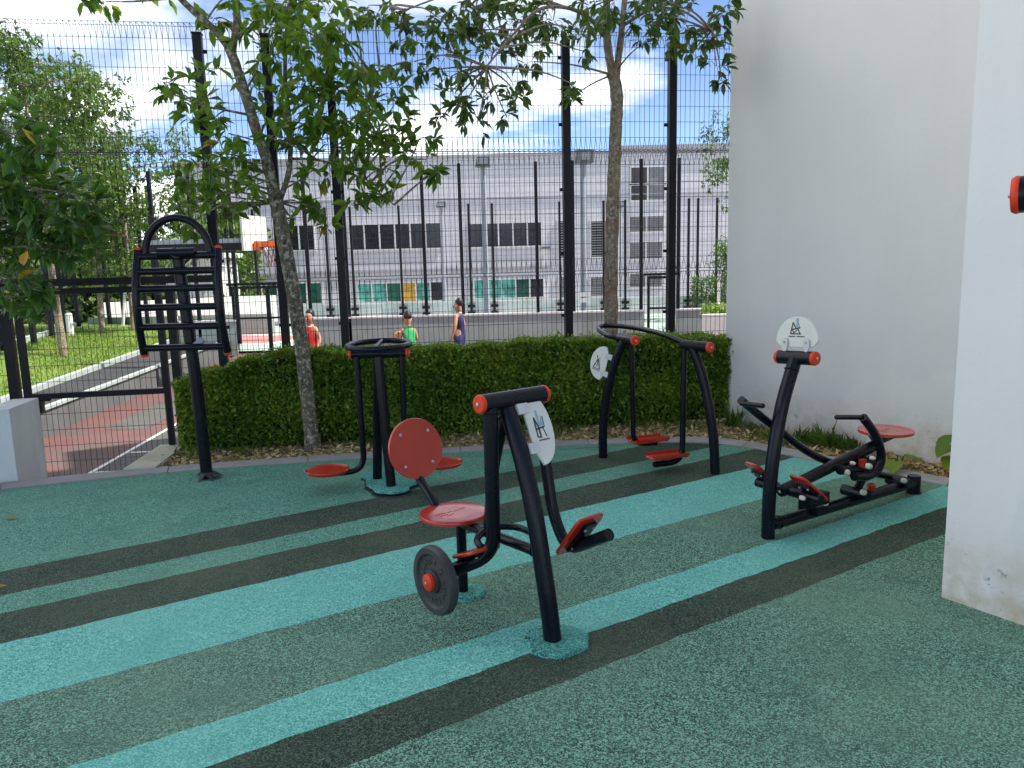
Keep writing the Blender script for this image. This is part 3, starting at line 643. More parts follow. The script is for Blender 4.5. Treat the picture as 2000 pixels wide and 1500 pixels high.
# U-shaped hand rail round the seat beam
hz = 0.375
hb = [(0.079, 3.450, 0.400), (0.008, 3.533, 0.400), (-0.079, 3.547, 0.400), (-0.150, 3.480, 0.400), (-0.179, 3.407, 0.390), (-0.154, 3.347, 0.375), (-0.099, 3.389, 0.365)]
b = MB(); b.tube(curve(hb, 6), 0.0165, 14); h_ = b.build('hand_rail', M['steel'], lp)
endcap(hb[0], V(hb[0])-V(hb[1]), 0.0165, h_); endcap(hb[-1], V(hb[-1])-V(hb[-2]), 0.0165, h_)
# swinging arms
armL = [(-0.099, 3.325, 1.029), (-0.100, 3.325, 0.691), (-0.100, 3.325, 0.350), (-0.291, 3.350, 0.267)]
b = MB(); b.tube(fillet(armL, 0.13, 8), 0.033, 20); al = b.build('swing_arm', M['steel'], lp)
armR = [(0.114, 3.498, 1.015), (0.144, 3.461, 0.793), (0.175, 3.422, 0.497), (0.234, 3.349, 0.350), (0.400, 3.143, 0.496)]
b = MB(); b.tube(fillet([armR[0], armR[2], armR[3], armR[4]], 0.12, 8), 0.027, 20); ar = b.build('swing_arm', M['steel'], lp)
eR = V(armR[4]); eL = V(armL[3])
# pedals
def pedal(o, ux, uy, w, h, parent, r=0.035):
    b = MB(); b.plate(rrect(w, h, r), o, ux, uy, 0.016, 0.005); p = b.build('pedal', M['red'], parent); ux = V(ux).normalized(); uy = V(uy).normalized(); uz = ux.cross(uy)
    b = MB(); b.box(tuple(V(o)-uz*0.017), (w*0.42, h*0.72, 0.016), ux, uy); b.build('bracket', M['steel'], p)
    bolts([V(o)-uz*0.026+ux*x*w*0.14+uy*y*h*0.25 for x in (-1,1) for y in (-1,1)], -uz, p, 0.008)
    return p
tilt = (-la*0.0 + V((0,0,1)))
pR_c = V((0.302, 3.265, 0.449)); t1 = (la*0.62 + V((0,0,0.78))).normalized()
pedal(pR_c - la*0.028 + V((0,0,0.0)), -lv, t1, 0.16, 0.27, ar)
pL_c = V((-0.192, 3.350, 0.343)); t2 = (-la*0.93 + V((0,0,-0.37))).normalized()
pedal(pL_c + V((0,0,0.012)), -lv, -t2, 0.17, 0.17, al)
# weight disc on the left arm
wc = V((-0.367, 3.300, 0.243)); wax = -lv
b = MB(); b.cyl(wc+lv*0.10, wc-wax*0.01, 0.021, 14); b.build('axle', M['steel'], al)
b = MB(); b.tube([eL, wc+lv*0.07], 0.027, 16); b.build('arm_end', M['steel'], al)
Rw = 0.159
prof = [(0.02, -0.024), (Rw*0.93, -0.024), (Rw, -0.014), (Rw, 0.012), (Rw*0.955, 0.024), (Rw*0.80, 0.024), (Rw*0.73, 0.012), (Rw*0.34, 0.012), (Rw*0.33, 0.024), (Rw*0.27, 0.026), (0.01, 0.026)]
b = MB(); b.lathe(prof, wc, wax, 64); wd = b.build('weight_disc', M['wrub'], lp, 30)
wd['label'] = 'grey rubber weight disc with raised lettering and red hub'
b = MB(); b.lathe([(0.037, 0.026), (0.040, 0.030), (0.038, 0.046), (0.030, 0.052), (0.004, 0.053)], wc, wax, 28); hbq = b.build('hub_cap', M['cap'], wd); bolts([wc+wax*0.053], wax, hbq, 0.007)
def letter(ch, o, ux, uy, size, m, parent, depth=0.004):
    cu = bpy.data.curves.new('letter', 'FONT'); cu.body = ch; cu.size = size; cu.extrude = depth; cu.align_x = 'CENTER'; cu.align_y = 'CENTER'; cu.resolution_u = 2
    ob = bpy.data.objects.new('letter', cu); C.objects.link(ob); dg = bpy.context.evaluated_depsgraph_get(); me = bpy.data.meshes.new_from_object(ob.evaluated_get(dg)); bpy.data.objects.remove(ob)
    ux = V(ux).normalized(); uy = V(uy).normalized(); uz = ux.cross(uy); off = V(parent['_o'])
    for v_ in me.vertices: c = v_.co; v_.co = V(o) + ux*c.x + uy*c.y + uz*c.z - off
    me.materials.clear(); return link('raised_letter', me, M[m], parent, off)
wu = V((0,0,1)); wr = wu.cross(wax).normalized()       # up and right as seen facing the disc
for ch, dg_ in zip('LANST', (-78, -57, -36, -14, 10)): 
    t = R(90-dg_); d = wr*math.cos(t)+wu*math.sin(t); letter(ch, wc+wax*0.0125+d*Rw*0.55, wax.cross(d)*-1, d, 0.036, 'emb', wd)
for ch, dg_ in zip('ZAUW', (46, 72, 96, 120)):
    t = R(90-dg_); d = wr*math.cos(t)+wu*math.sin(t); letter(ch, wc+wax*0.0125+d*Rw*0.55, wax.cross(d)*-1, d, 0.034, 'emb', wd)
for ch, dg_ in zip('RUS', (152, 172, 192)):
    t = R(90-dg_); d = wr*math.cos(t)+wu*math.sin(t); letter(ch, wc+wax*0.0125+d*Rw*0.55, wax.cross(d)*-1, d, 0.036, 'emb', wd)
weld(V(lp_post[-1])-V((0,0,0.028)), V(lp_post[-1])-V(lp_post[-2]), 0.040, lp); weld(V(armL[0])-V((0,0,0.03)), (0,0,1), 0.033, lp); weld(V(armR[0])-V((0,0,0.03)), (0,0,1), 0.027, lp); weld(V((0.079, 3.250, 0.392)), V((0.095, 3.231, 0.392))-sx-V((0,0,0.375)), 0.0245, lp)
# sign on the post
pu = (V((-0.005, 3.354, 0.940))-V((0.045, 3.292, 0.762))).normalized(); sg_n = lv.cross(pu).normalized()
sc_ = V((0.017, 3.327, 0.917)) + lv*0.062
b = MB(); b.plate(dshape(0.140, 0.350), sc_, lv, pu, 0.012, 0.003); sg = b.build('sign_plate', M['sign'], lp)
sn = lv.cross(pu).normalized()
for h_ in (-0.092, 0.092):
    b = MB(); b.box(tuple(sc_+pu*h_-lv*0.008+sn*0.012), (0.058, 0.048, 0.020), lv, pu); b.build('clamp', M['clamp'], sg)
fo = sc_ + sn*0.0072 + lv*0.062
ink('pictogram', [(-.022,-.045,-.018,.045,.006), (-.018,.045,-.004,-.005,.007), (-.022,-.01,.03,-.004,.007), (-.004,-.005,-.004,-.045,.008), (-.022,-.045,.0,-.05,.006), (.018,-.005,.03,-.05,.004), (.03,-.004,.034,.045,.003)], fo, lv, pu, sg)
ink('pictogram', [(.004,.0,.004,.075,.010), (.006,.012,.028,.012,.018), (.02,.02,.026,.045,.008)], fo, lv, pu, sg, 'inkblue', lift=0.0006)
ink('caption', [(-.02+.009*i, -.062, -.014+.009*i, -.062, .006) for i in range(7)], fo, lv, pu, sg)

# ---------------------------------------------------------------- rowing machine (right)
ra, rn = V((0.848, 0.529, 0.000)), V((-0.529, 0.848, 0.000))
rm = thing('rowing_machine', 'black rowing machine with curved post, red round seat and two grips before white wall', 'exercise machine', (1.503, 4.375, 0.000))
b = MB(); b.tube(curve([(1.503, 4.375, -0.003), (1.501, 4.374, 0.159), (1.507, 4.378, 0.315), (1.530, 4.392, 0.528), (1.582, 4.424, 0.796), (1.668, 4.478, 1.053)], 6), 0.0395, 24); b.build('main_post', M['steel'], rm)
tL, tR = V((1.618, 4.584, 1.057)), V((1.740, 4.387, 1.068))
b = MB(); b.tube([tL, tR], 0.041, 28); cb = b.build('cross_tube', M['steel'], rm); endcap(tL, tL-tR, 0.041, cb); endcap(tR, tR-tL, 0.041, cb)
eb = V((2.785, 5.175, 0.075))
b = MB(); b.tube([V((1.523, 4.387, 0.078)), eb], 0.037, 22); b.build('base_beam', M['steel'], rm)
b = MB(); b.lathe([(0.052, 0.0), (0.052, 0.004), (0.044, 0.006), (0.044, 0.12), (0.041, 0.125), (0.01, 0.126)], (eb.x, eb.y, 0.0), (0,0,1), 26); b.build('foot', M['steel'], rm)
b = MB(); b.tube([V((1.602, 4.437, 0.269)), V((2.363, 4.912, 0.409))], 0.036, 22); sb = b.build('seat_beam', M['steel'], rm); endcap(V((1.602, 4.437, 0.269)), V((1.602, 4.437, 0.269))-V((2.363, 4.912, 0.409)), 0.034, sb, 'steel')
sc0 = V((2.473, 4.980, 0.491))
o = disc('seat', sc0, (0,0,1), 0.172, 0.020, rm); engraved(sc0+V((0,0,0.0102)), ra, rn, (0,0,1), 0.16, o)
b = MB(); b.plate([(-0.16,-0.012),(0.10,-0.012),(0.06,-0.055),(-0.10,-0.075)], sc0+V((0,0,0.0)), ra, (0,0,1), 0.05, 0.004); b.build('seat_bracket', M['steel'], rm)
# far lever with its grip
fl = [(2.747, 5.233, 0.078), (1.992, 4.762, 0.357), (1.562, 4.494, 0.649), (1.312, 4.338, 0.845)]
b = MB(); b.tube(curve(fl, 6), 0.0245, 18); fa_ = b.build('lever', M['steel'], rm); fe = V(fl[-1])
b = MB(); b.tube([fe+V((0,0,-0.02))-rn*0.0, fe-rn*0.155+V((0,0,-0.012))], 0.0145, 14); b.sphere(fe-rn*0.155+V((0,0,-0.012)), 0.0145); b.build('grip', M['steel'], fa_)
# near lever
nl = [(2.099, 4.594, 0.298), (2.216, 4.667, 0.277), (2.301, 4.720, 0.300), (2.334, 4.740, 0.364), (2.314, 4.727, 0.451), (2.257, 4.692, 0.550), (2.155, 4.629, 0.663)]
b = MB(); b.tube(curve(nl, 6), 0.0275, 18); na_ = b.build('lever', M['steel'], rm); ne = V(nl[-1])
b = MB(); b.tube([ne, ne+rn*0.165-ra*0.025+V((0,0,-0.022))], 0.0155, 14); b.sphere(ne+rn*0.165-ra*0.025+V((0,0,-0.022)), 0.0155); b.build('grip', M['steel'], na_)
# linkage
lk0 = V((2.218, 4.821, 0.124))
b = MB(); b.tube([V((2.299, 4.872, 0.235)), lk0], 0.026, 16); b.cyl(lk0-rn*0.09, lk0+rn*0.09, 0.036, 18); b.build('link', M['steel'], rm)
b = MB(); b.tube([V((2.025, 4.630, 0.332)), V((2.298, 4.800, 0.268))], 0.030, 14); b.tube([V((2.103, 4.808, 0.281)), V((2.387, 4.985, 0.215))], 0.030, 14); b.box(tuple(V((2.295, 4.869, 0.305))), (0.14, 0.10, 0.10), ra, rn); b.build('link', M['steel'], rm)
pv = V((2.638, 5.083, 0.099)); b = MB(); b.cyl(pv-rn*0.07+V((0,0,0.01)), pv+rn*0.09+V((0,0,0.01)), 0.033, 18); b.build('pivot_block', M['steel'], rm)
ax0 = V((1.634, 4.456, 0.263))
b = MB(); b.cyl(ax0-rn*0.24, ax0+rn*0.22, 0.028, 18); b.box(tuple(V((1.795, 4.439, 0.210))), (0.20, 0.07, 0.07), ra, rn); b.build('pedal_axle', M['steel'], rm)
b = MB(); b.box(tuple(V((1.853, 4.593, 0.104))), (0.10, 0.14, 0.06), ra, rn); b.build('pivot_block', M['steel'], rm)
pd = (ra*0.80 + V((0,0,-0.60))).normalized()
pedal(V((1.720, 4.333, 0.313)), pd, rn, 0.30, 0.115, rm, 0.03); pedal(V((1.551, 4.640, 0.312)), pd, rn, 0.30, 0.115, rm, 0.03)
b = MB(); b.lathe([(0.026, 0), (0.027, 0.03), (0.023, 0.043), (0.004, 0.045)], V((2.362, 4.911, 0.082))+V((0,0,0.028)), (0,0,1), 18); b.build('rubber_stop', M['red'], rm)
b = MB(); b.lathe([(0.024, 0), (0.024, 0.05), (0.004, 0.052)], V((2.214, 4.736, 0.318)), (0,0,1), 18); b.build('rubber_stop', M['red'], rm)
for p_, r_ in zip([V(q) for q in [(2.067, 4.609, 0.320), (2.207, 4.620, 0.353), (2.239, 4.646, 0.398), (2.220, 4.704, 0.159), (2.610, 4.965, 0.151), (1.892, 4.500, 0.162), (1.673, 4.292, 0.265), (2.135, 4.686, 0.357)]], (.019,.019,.013,.020,.018,.018,.015,.012)):
    b = MB(); b.lathe([(r_*0.9, -0.02), (r_, -0.008), (r_*0.92, 0.004), (r_*0.6, 0.012), (r_*0.15, 0.015)], p_, -rn, 16); b.build('nut_cover', M['ball'], rm)
weld(V((1.546, 4.402, 0.078))+ra*0.035, ra, 0.037, rm); weld(V((1.643, 4.462, 0.995)), V((1.668, 4.478, 1.053))-V((1.582, 4.424, 0.796)), 0.0395, rm)
# sign above the cross tube
sd = (tR-tL).normalized(); so = (tL+tR)/2 + V((0,0,0.062)); sup = V((0,0,1)) ; sn_ = sd.cross(sup)
b = MB(); poly = [(-0.125*1.0, 0.012), (-0.105, 0.0), (0.105, 0.0), (0.125, 0.012)] + [(0.148*math.cos(R(a)), 0.035+0.145*math.sin(R(a))) for a in range(0, 181, 12)]
b.plate([(x, y) for x, y in poly], so, sd, sup, 0.012, 0.003); sg = b.build('sign_plate', M['sign'], rm)
for x in (-0.075, 0.075):
    b = MB(); c_ = so+sd*x+sn_*0.014; b.plate(rrect(0.042, 0.082, 0.02), c_+V((0,0,0.015)), sd, sup, 0.014, 0.003); k = b.build('clamp', M['clamp'], sg); bolts([c_+V((0,0,0.032))+sn_*0.0075], sn_, k, 0.007)
fo = so + sn_*0.0072 + V((0,0,0.115))
ink('pictogram', [(-.042,-.035,-.026,.03,.006), (-.026,.03,-.005,-.005,.006), (-.03,-.01,.024,.0,.007), (-.03,-.01,-.02,-.034,.005), (.006,-.003,.024,-.034,.005), (-.044,-.036,.03,-.036,.007), (-.02,-.03,.005,-.012,.004)], fo, sd, sup, sg)
ink('pictogram', [(.002,.005,.004,.055,.016), (-.006,.012,.018,.012,.02)], fo, sd, sup, sg, 'inkblue', lift=0.0006)
ink('caption', [(-.055+.0095*i, -.052, -.048+.0095*i, -.052, .006) for i in range(12) if i != 5], fo, sd, sup, sg)

# ---------------------------------------------------------------- air walker (right of centre, by the hedge)
wbv = V((0.804, -0.594, 0.000))
aw = thing('air_walker', 'black air walker frame with bowed legs, hoop rail and two red footplates by hedge', 'exercise machine', (0.762, 6.373, 0.000))
legL = [(0.762, 6.373, -0.004), (0.763, 6.372, 0.237), (0.796, 6.348, 0.549), (0.852, 6.307, 0.804), (0.932, 6.247, 1.020)]; legR = [(1.562, 5.782, -0.004), (1.544, 5.795, 0.303), (1.504, 5.825, 0.580), (1.455, 5.861, 0.807), (1.399, 5.902, 0.979)]
for L_ in (legL, legR):
    b = MB(); b.tube(curve(L_, 7), 0.037, 22); b.build('leg', M['steel'], aw)
wd_ = V((0.36, -0.933, 0))
for q, nm in ((legL[-1], 'l'), (legR[-1], 'r')):
    q = V(q); a_, c_ = q - wd_*0.09, q + wd_*0.15
    if nm == 'r': a_, c_ = q - wd_*0.10 + V((-0.02,0,0.01)), q + wd_*0.14 + V((0.045,0,0.01))
    b = MB(); b.tube([a_, c_], 0.040, 26); t_ = b.build('axle_tube', M['steel'], aw); endcap(c_, c_-a_, 0.040, t_)
    if nm == 'l': tl0, tl1 = a_, c_
    else: tr0, tr1 = a_, c_
hp = [tl0+V((0.0,0,0.0))] + [V(q) for q in [(0.825, 6.488, 1.030), (0.805, 6.943, 1.035), (0.847, 7.269, 1.040), (0.962, 7.292, 1.045), (1.138, 6.886, 1.050), (1.253, 6.302, 1.045)]] + [tr0 + V((0.02, -0.02, 0.01))]
b = MB(); b.tube(curve(hp, 6), 0.0225, 16); b.build('hoop_rail', M['steel'], aw)
wq = V((0.933, 0.36, 0))
pa = tl1 - wd_*0.05 + V((0,0,-0.02)); pb = tr0 + wd_*0.03 + V((0,0,-0.02))
def drop(p, z): return V((p.x, p.y, z))
armA = [pa, drop(pa, 0.24)+wq*0.02, drop(pa, 0.165)+wq*0.07, drop(pa, 0.15)+wq*0.22]
b = MB(); b.tube(fillet([armA[0], drop(pa, 0.16)+wq*0.02, drop(pa, 0.145)+wq*0.24], 0.10, 8), 0.0215, 16); sa = b.build('swing_arm', M['steel'], aw)
b = MB(); b.tube(fillet([pb, drop(pb, 0.055)-wq*0.01, drop(pb, 0.06)-wq*0.27], 0.12, 8), 0.0235, 16); sb2 = b.build('swing_arm', M['steel'], aw)
def footplate(c, parent):
    b = MB(); b.plate(rrect(0.33, 0.15, 0.03), c, wq, (-wq.y, wq.x, 0), 0.018, 0.005); f_ = b.build('footplate', M['red'], parent)
    for s in (-1, 1):
        b = MB(); b.box(tuple(V(c)+V((-wq.y, wq.x, 0))*0.072*s+V((0,0,0.014))), (0.32, 0.01, 0.02), wq, (-wq.y, wq.x, 0)); b.build('rim', M['red'], f_)
    b = MB(); b.box(tuple(V(c)+V((0,0,-0.017))), (0.15, 0.06, 0.016), wq, (-wq.y, wq.x, 0)); b.build('bracket', M['steel'], f_); return f_
footplate(drop(pa, 0.180)+wq*0.16, sa); footplate(drop(pb, 0.118)-wq*0.15, sb2)
lu = (V(legL[3])-V(legL[2])).normalized(); pu_ = -wbv; so = V((0.836, 6.318, 0.798)) - wbv*0.055 + V((0.0, -0.02, 0))
ux_ = (pu_ - lu*pu_.dot(lu)).normalized()
b = MB(); b.plate([(x, y) for x, y in dshape(0.155, 0.29)], so, ux_, lu, 0.012, 0.003); sg = b.build('sign_plate', M['sign'], aw)
nn = ux_.cross(lu); nn = nn if nn.y < 0 else -nn
for h_ in (-0.075, 0.075):
    b = MB(); b.box(tuple(so+lu*h_-ux_*0.008+nn*0.008), (0.06, 0.042, 0.02), ux_, lu); b.build('clamp', M['clamp'], sg)
fo = so + nn*0.0072 + ux_*0.085
ink('pictogram', [(-.03,-.05,-.006,.02,.007), (.03,-.05,.004,.02,.008), (.0,-.04,.0,.02,.006), (.0,.02,-.02,.055,.005), (.0,.02,.016,.04,.004), (-.035,-.055,.035,-.055,.005)], fo, -ux_, lu, sg)
ink('caption', [(-.035+.009*i, -.068, -.029+.009*i, -.068, .006) for i in range(8)], fo, -ux_, lu, sg)

# ---------------------------------------------------------------- twin swing station (centre left)
tm = thing('surf_swing_machine', 'black twin post swing machine with ring rail and two red round footplates before hedge', 'exercise machine', (-0.913, 5.516, 0.000))
T0, T1 = V((-0.917, 5.543, 0.000)), V((-1.068, 5.802, 0.000))
ty = 5.62; tz = 1.0
b = MB(); b.tube(curve([T0, T0.lerp(V((-0.965, 5.60, tz)), 0.5)+V((-0.006,0,0)), V((-0.975, 5.60, tz))], 6), 0.0365, 22); b.build('post', M['steel'], tm)
b = MB(); b.tube([T1, V((-0.992, 5.67, tz))], 0.036, 22); b.build('post', M['steel'], tm)
tcl, tcr = V((-1.175, 5.63, tz+0.02)), V((-0.775, 5.63, tz+0.02))
b = MB(); b.tube([tcl, tcr], 0.036, 24); cb = b.build('cross_tube', M['steel'], tm); endcap(tcl, (-1,0,0), 0.036, cb); endcap(tcr, (1,0,0), 0.036, cb)
b = MB(); b.tube([V((-0.972+0.222*math.cos(a), 5.63+0.31*math.sin(a), tz+0.085)) for a in np.linspace(0, 2*math.pi, 48, endpoint=False)], 0.0215, 16, closed=True); rg = b.build('ring_rail', M['steel'], tm)
b = MB(); b.tube([V((-1.0, 5.94, tz+0.085)), V((-0.955, 5.325, tz+0.082))], 0.018, 14); b.build('spoke', M['steel'], rg)
for s, px_, ax_ in ((-1, -1.138, -1.40), (1, -0.806, -0.545)):
    zf = 0.150 if s < 0 else 0.185
    b = MB(); b.tube(fillet([V((px_, 5.62, tz)), V((px_+s*-0.012, 5.62, zf-0.01)), V((ax_+s*-0.02, 5.60, zf-0.028))], 0.13, 8), 0.0225, 16); sa = b.build('swing_arm', M['steel'], tm)
    b = MB(); fc = V((ax_, 5.60, zf)); b.lathe([(0.15, -0.012), (0.158, -0.006), (0.163, 0.010), (0.158, 0.014), (0.148, 0.006), (0.07, 0.004), (0.002, 0.004)], fc, (0,0,1), 48, 1.0); fp_ = b.build('footplate', M['red'], sa, 30)
    b = MB(); b.box((ax_-s*0.0, 5.60, zf-0.022), (0.24, 0.05, 0.018)); b.build('bracket', M['steel'], fp_)

# ---------------------------------------------------------------- back stretching ladder (left)
lm = thing('back_stretcher', 'black back stretching ladder with arched top on a leaning post, left', 'exercise machine', (-2.483, 6.031, 0.000))
Lb = V((-2.477, 6.015, 0.000)); Lt = V((-2.545, 5.99, 1.80))
b = MB(); b.tube(curve([Lb, Lb.lerp(Lt, 0.5)+V((0.012,0,0)), Lt], 6), 0.046, 24); b.build('post', M['steel'], lm)
for k in range(7):
    t = R(-100+k*40); b = MB(); L_ = random.uniform(0.05, 0.11); p = Lb+V((math.cos(t)*0.04, math.sin(t)*0.04, 0.055)); q = Lb+V((math.cos(t)*(0.05+L_), math.sin(t)*(0.05+L_)*0.7, 0.005))
    b.plate([(-0.030,0),(0.030,0),(0.004,L_),(-0.004,L_)], p, (-math.sin(t), math.cos(t), 0), (q-p), 0.006, 0.001); b.build('torn_collar', M['wrub'], lm)
def rail(x0, x1):
    return [V((x0+(x1-x0)*t, 5.93-0.075*math.sin(math.pi*t), 1.815-0.785*t)) for t in np.linspace(0, 1, 13)]
rl, rr_ = rail(-2.815, -2.845), rail(-2.205, -2.200)
for q in (rl, rr_):
    b = MB(); b.tube(q, 0.0295, 18); r_o = b.build('side_rail', M['steel'], lm); endcap(q[0], q[0]-q[1], 0.0285, r_o); endcap(q[-1], q[-1]-q[-2], 0.0285, r_o)
for t in (0.055, 0.20, 0.365, 0.545, 0.735, 0.945):
    f = t*12; i = min(11, int(f)); p = rl[i].lerp(rl[i+1], f-i); q = rr_[i].lerp(rr_[i+1], f-i)
    b = MB(); b.tube([p, q], 0.0265 if t > 0.1 else 0.028, 16); b.build('rung', M['steel'], lm)
c_ = (rl[0]+rr_[0])/2
b = MB(); b.tube([V((-2.65, 5.90, 1.795)), V((-2.37, 5.90, 1.795))], 0.036, 18); b.build('roller', M['steel'], lm)
b = MB(); b.tube([V((-2.512-0.245*math.cos(a), 5.93, 1.79+0.265*math.sin(a))) for a in np.linspace(0, math.pi, 25)], 0.0275, 18); b.build('arch', M['steel'], lm)
b = MB(); b.tube([Lt+V((0.0,0,-0.02)), V((-2.51, 5.88, 1.79))], 0.04, 16); b.build('head_bracket', M['steel'], lm)
b = MB(); b.box((-2.43, 5.955, 1.10), (0.10, 0.05, 0.04), (0.8, 0, 0.6)); b.build('lower_bracket', M['lamp_grey'], lm)
# ---------------------------------------------------------------- machine at the right edge, mostly out of the picture
pm = thing('lat_pull_machine', 'black crossbar end with red cap of a machine cut off by the right edge', 'exercise machine', (1.95, 2.15, 0))
b = MB(); b.tube([V((1.435, 2.20, 1.806)), V((1.98, 1.77, 1.83))], 0.051, 26); cb = b.build('cross_tube', M['steel'], pm); endcap((1.436, 2.20, 1.806), (-0.545, 0.43, -0.024), 0.051, cb, 'cap')
b = MB(); b.tube(curve([V((1.95, 1.9, 0)), V((1.97, 1.88, 0.9)), V((1.90, 1.83, 1.80))], 6), 0.045, 22); b.build('main_post', M['steel'], pm)
# fallen leaves and a twig on the rubber
for (x, y, s, mk, lb) in (-3.463, 5.083, 0.05, 'leaf_a', 'yellowed fallen leaf lying on the green rubber, far left'), (-2.767, 3.911, 0.035, 'leaf_a', 'small yellow fallen leaf on the dark band at the left edge'):
    vs_ = np.array([(-s, 0, 0.004), (-s*.3, s*.33, 0.012), (s*.4, s*.28, 0.010), (s, 0, 0.006), (s*.4, -s*.28, 0.006), (-s*.3, -s*.3, 0.005)]) + np.array([x, y, 0.004])
    o = soup('fallen_leaf', vs_, np.array([[0,5,4],[0,4,3],[0,3,2],[0,2,1]]), np.full(4, 0.99), M['leaf_a']); tag(o, lb, 'leaf')

# ================================================================== VEGETATION
def unit(a): return a/np.maximum(np.linalg.norm(a, axis=-1, keepdims=True), 1e-9)
LT_ = np.array([(0,0,0), (.22,.30,.05), (.58,.40,.07), (1,0,-.10), (.58,-.40,.07), (.22,-.30,.05), (.42,0,-.01), (.75,0,-.04)])
LF_ = np.array([(0,6,1), (1,6,2), (6,7,2), (2,7,3), (0,5,6), (5,4,6), (6,4,7), (4,3,7)])
SF_ = np.array([(0,1,2), (0,2,3), (0,3,4), (0,4,5)])
def leaves(name, pos, dirs, ln, wr, tone, m, parent, simple_=False, up=None):
    n = len(pos); d = unit(dirs); u = np.tile(np.array([0,0,1.]), (n,1)) if up is None else up
    u = u + rng.normal(0, .45, (n,3)); side = unit(np.cross(u, d)); nr = np.cross(d, side)
    if simple_: T = np.array([(0,0,0), (.5,.42,.06), (1,0,-.06), (.5,-.42,.06)]); F = np.array([(0,2,1), (0,3,2)])
    else: T, F = LT_, LF_
    L = ln[:,None,None]
    P = pos[:,None,:] + d[:,None,:]*T[None,:,0:1]*L + side[:,None,:]*(T[None,:,1:2]*L*wr) + nr[:,None,:]*T[None,:,2:3]*L*rng.uniform(0.3, 1.8, (n,1,1))
    k = len(T); faces = (np.arange(n)[:,None,None]*k + F[None]).reshape(-1, 3)
    o = soup(name, P.reshape(-1, 3), faces, np.repeat(tone, len(F)), m, parent); o['kind'] = 'stuff'; return o
def limb(b, pts, r0, r1, n=8, k=4):
    c = curve(pts, k); m = len(c); b.tube(c, [r0+(r1-r0)*i/(m-1) for i in range(m)], n)
def canopy(tree, nodes, clusters, leaf, wr, mat_leaf, mat_bark, dens=1.0, twigs=True, droop=0.35, tone_mu=0.45, simple_=False):
    """clusters: (centre, radius). Branches run from the nearest limb node to each cluster, leaves sit in sprays on twigs."""
    b = MB(); P = []; D = []; T = []; nodes = [V(q) for q in nodes]
    for (c, r) in clusters:
        c = V(c); nd = min(nodes, key=lambda q: (q-c).length + 0.8*max(0, q.z-c.z+0.1)); mid = nd.lerp(c, 0.55) + V((random.uniform(-.08,.08), random.uniform(-.08,.08), random.uniform(0.0,.14)))*min(1.5, (nd-c).length)
        ln_ = (nd-c).length
        limb(b, [nd, mid, c], min(0.020, 0.006+0.008*ln_), 0.004, 5, 4)
        ntw = max(3, int(r*r*95*dens)); tone_c = random.gauss(0, 0.09)
        for _ in range(ntw):
            d = V((random.gauss(0,1), random.gauss(0,1), random.gauss(0,.85))).normalized(); tip = c + d*r*random.uniform(0.35, 1.0)
            base = c + d*r*0.1
            if twigs: b.tube([base, base.lerp(tip, .5)+V((0,0,random.uniform(0,.03))), tip], [0.0035, 0.0025, 0.0015], 3, caps=False)
            td = np.array((tip-base).normalized()); nl = random.randint(5, 8)
            for k in range(nl):
                s = 1.0 if k < 4 else random.uniform(0.35, 0.95); p = np.array(base.lerp(tip, s)); a = rng.normal(0, 1, 3); a -= td*a.dot(td); a /= np.linalg.norm(a)
                dd = td*random.uniform(0.15, 0.8) + a*0.85 + np.array([0,0,-droop])
                P.append(p); D.append(dd); T.append(min(0.96, max(0.0, random.gauss(tone_mu+tone_c, 0.17))) if random.random() > 0.006 else 1.0)
    P = np.array(P); D = np.array(D); T = np.array(T); ln = leaf*rng.uniform(0.6, 1.15, len(P))
    b.build('branches', mat_bark, tree); return leaves('crown', P, D, ln, wr, T, mat_leaf, tree, simple_)
def trunk(tree, pts, r0, r1, m, rough=0.10, name='trunk', k=8, n=16):
    c = curve(pts, k); mm = len(c); b = MB(); rs = [(r0+(r1-r0)*i/(mm-1))*(1+rough*math.sin(i*1.9)*0.3+random.uniform(-rough, rough)*0.35) for i in range(mm)]
    b.tube(c, rs, n)
    for i, v_ in enumerate(b.v): q = V(v_); b.v[i] = tuple(q + V((random.gauss(0,1), random.gauss(0,1), 0))*r0*0.025)
    return b.build(name, m, tree), c

# --- mottled tree in front of the hedge
t1 = thing('street_tree', 'leaning tree with mottled grey trunk in front of the hedge', 'tree', (-1.911, 7.128, 0.000), 'trees along the fence')
tp = [(-1.857, 6.940, 0.024), (-1.872, 6.940, 0.372), (-1.892, 6.940, 0.846), (-1.932, 6.960, 1.310), (-1.994, 7.000, 1.767), (-2.046, 7.030, 2.130), (-2.080, 7.050, 2.312)]
_, c1 = trunk(t1, tp, 0.068, 0.060, M['bark1'])
b = MB(); b.lathe([(0.084, -0.02), (0.078, 0.03), (0.073, 0.08), (0.067, 0.12)], tp[0], (0,0,1), 14); b.build('root_flare', M['bark1'], t1)
lA = [(-2.082, 7.050, 2.294), (-2.115, 7.000, 2.616), (-2.167, 6.960, 2.828), (-2.235, 6.920, 3.162), (-2.296, 6.900, 3.410), (-2.339, 6.880, 3.546)]; _, cA = trunk(t1, lA, 0.052, 0.040, M['bark1'], 0.12, 'limb', 6, 12)
lB = [(-2.331, 6.880, 3.529), (-2.444, 6.800, 3.672), (-2.602, 6.700, 3.825), (-2.729, 6.600, 4.008), (-2.887, 6.500, 4.203)]; _, cB = trunk(t1, lB, 0.033, 0.020, M['bark1'], 0.1, 'limb', 5, 10)
lC = [(-2.319, 6.900, 3.452), (-2.266, 6.920, 3.703), (-2.255, 6.950, 3.916), (-2.208, 7.000, 4.298), (-2.145, 7.050, 4.757)]; _, cC = trunk(t1, lC, 0.033, 0.02, M['bark1'], 0.1, 'limb', 5, 10)
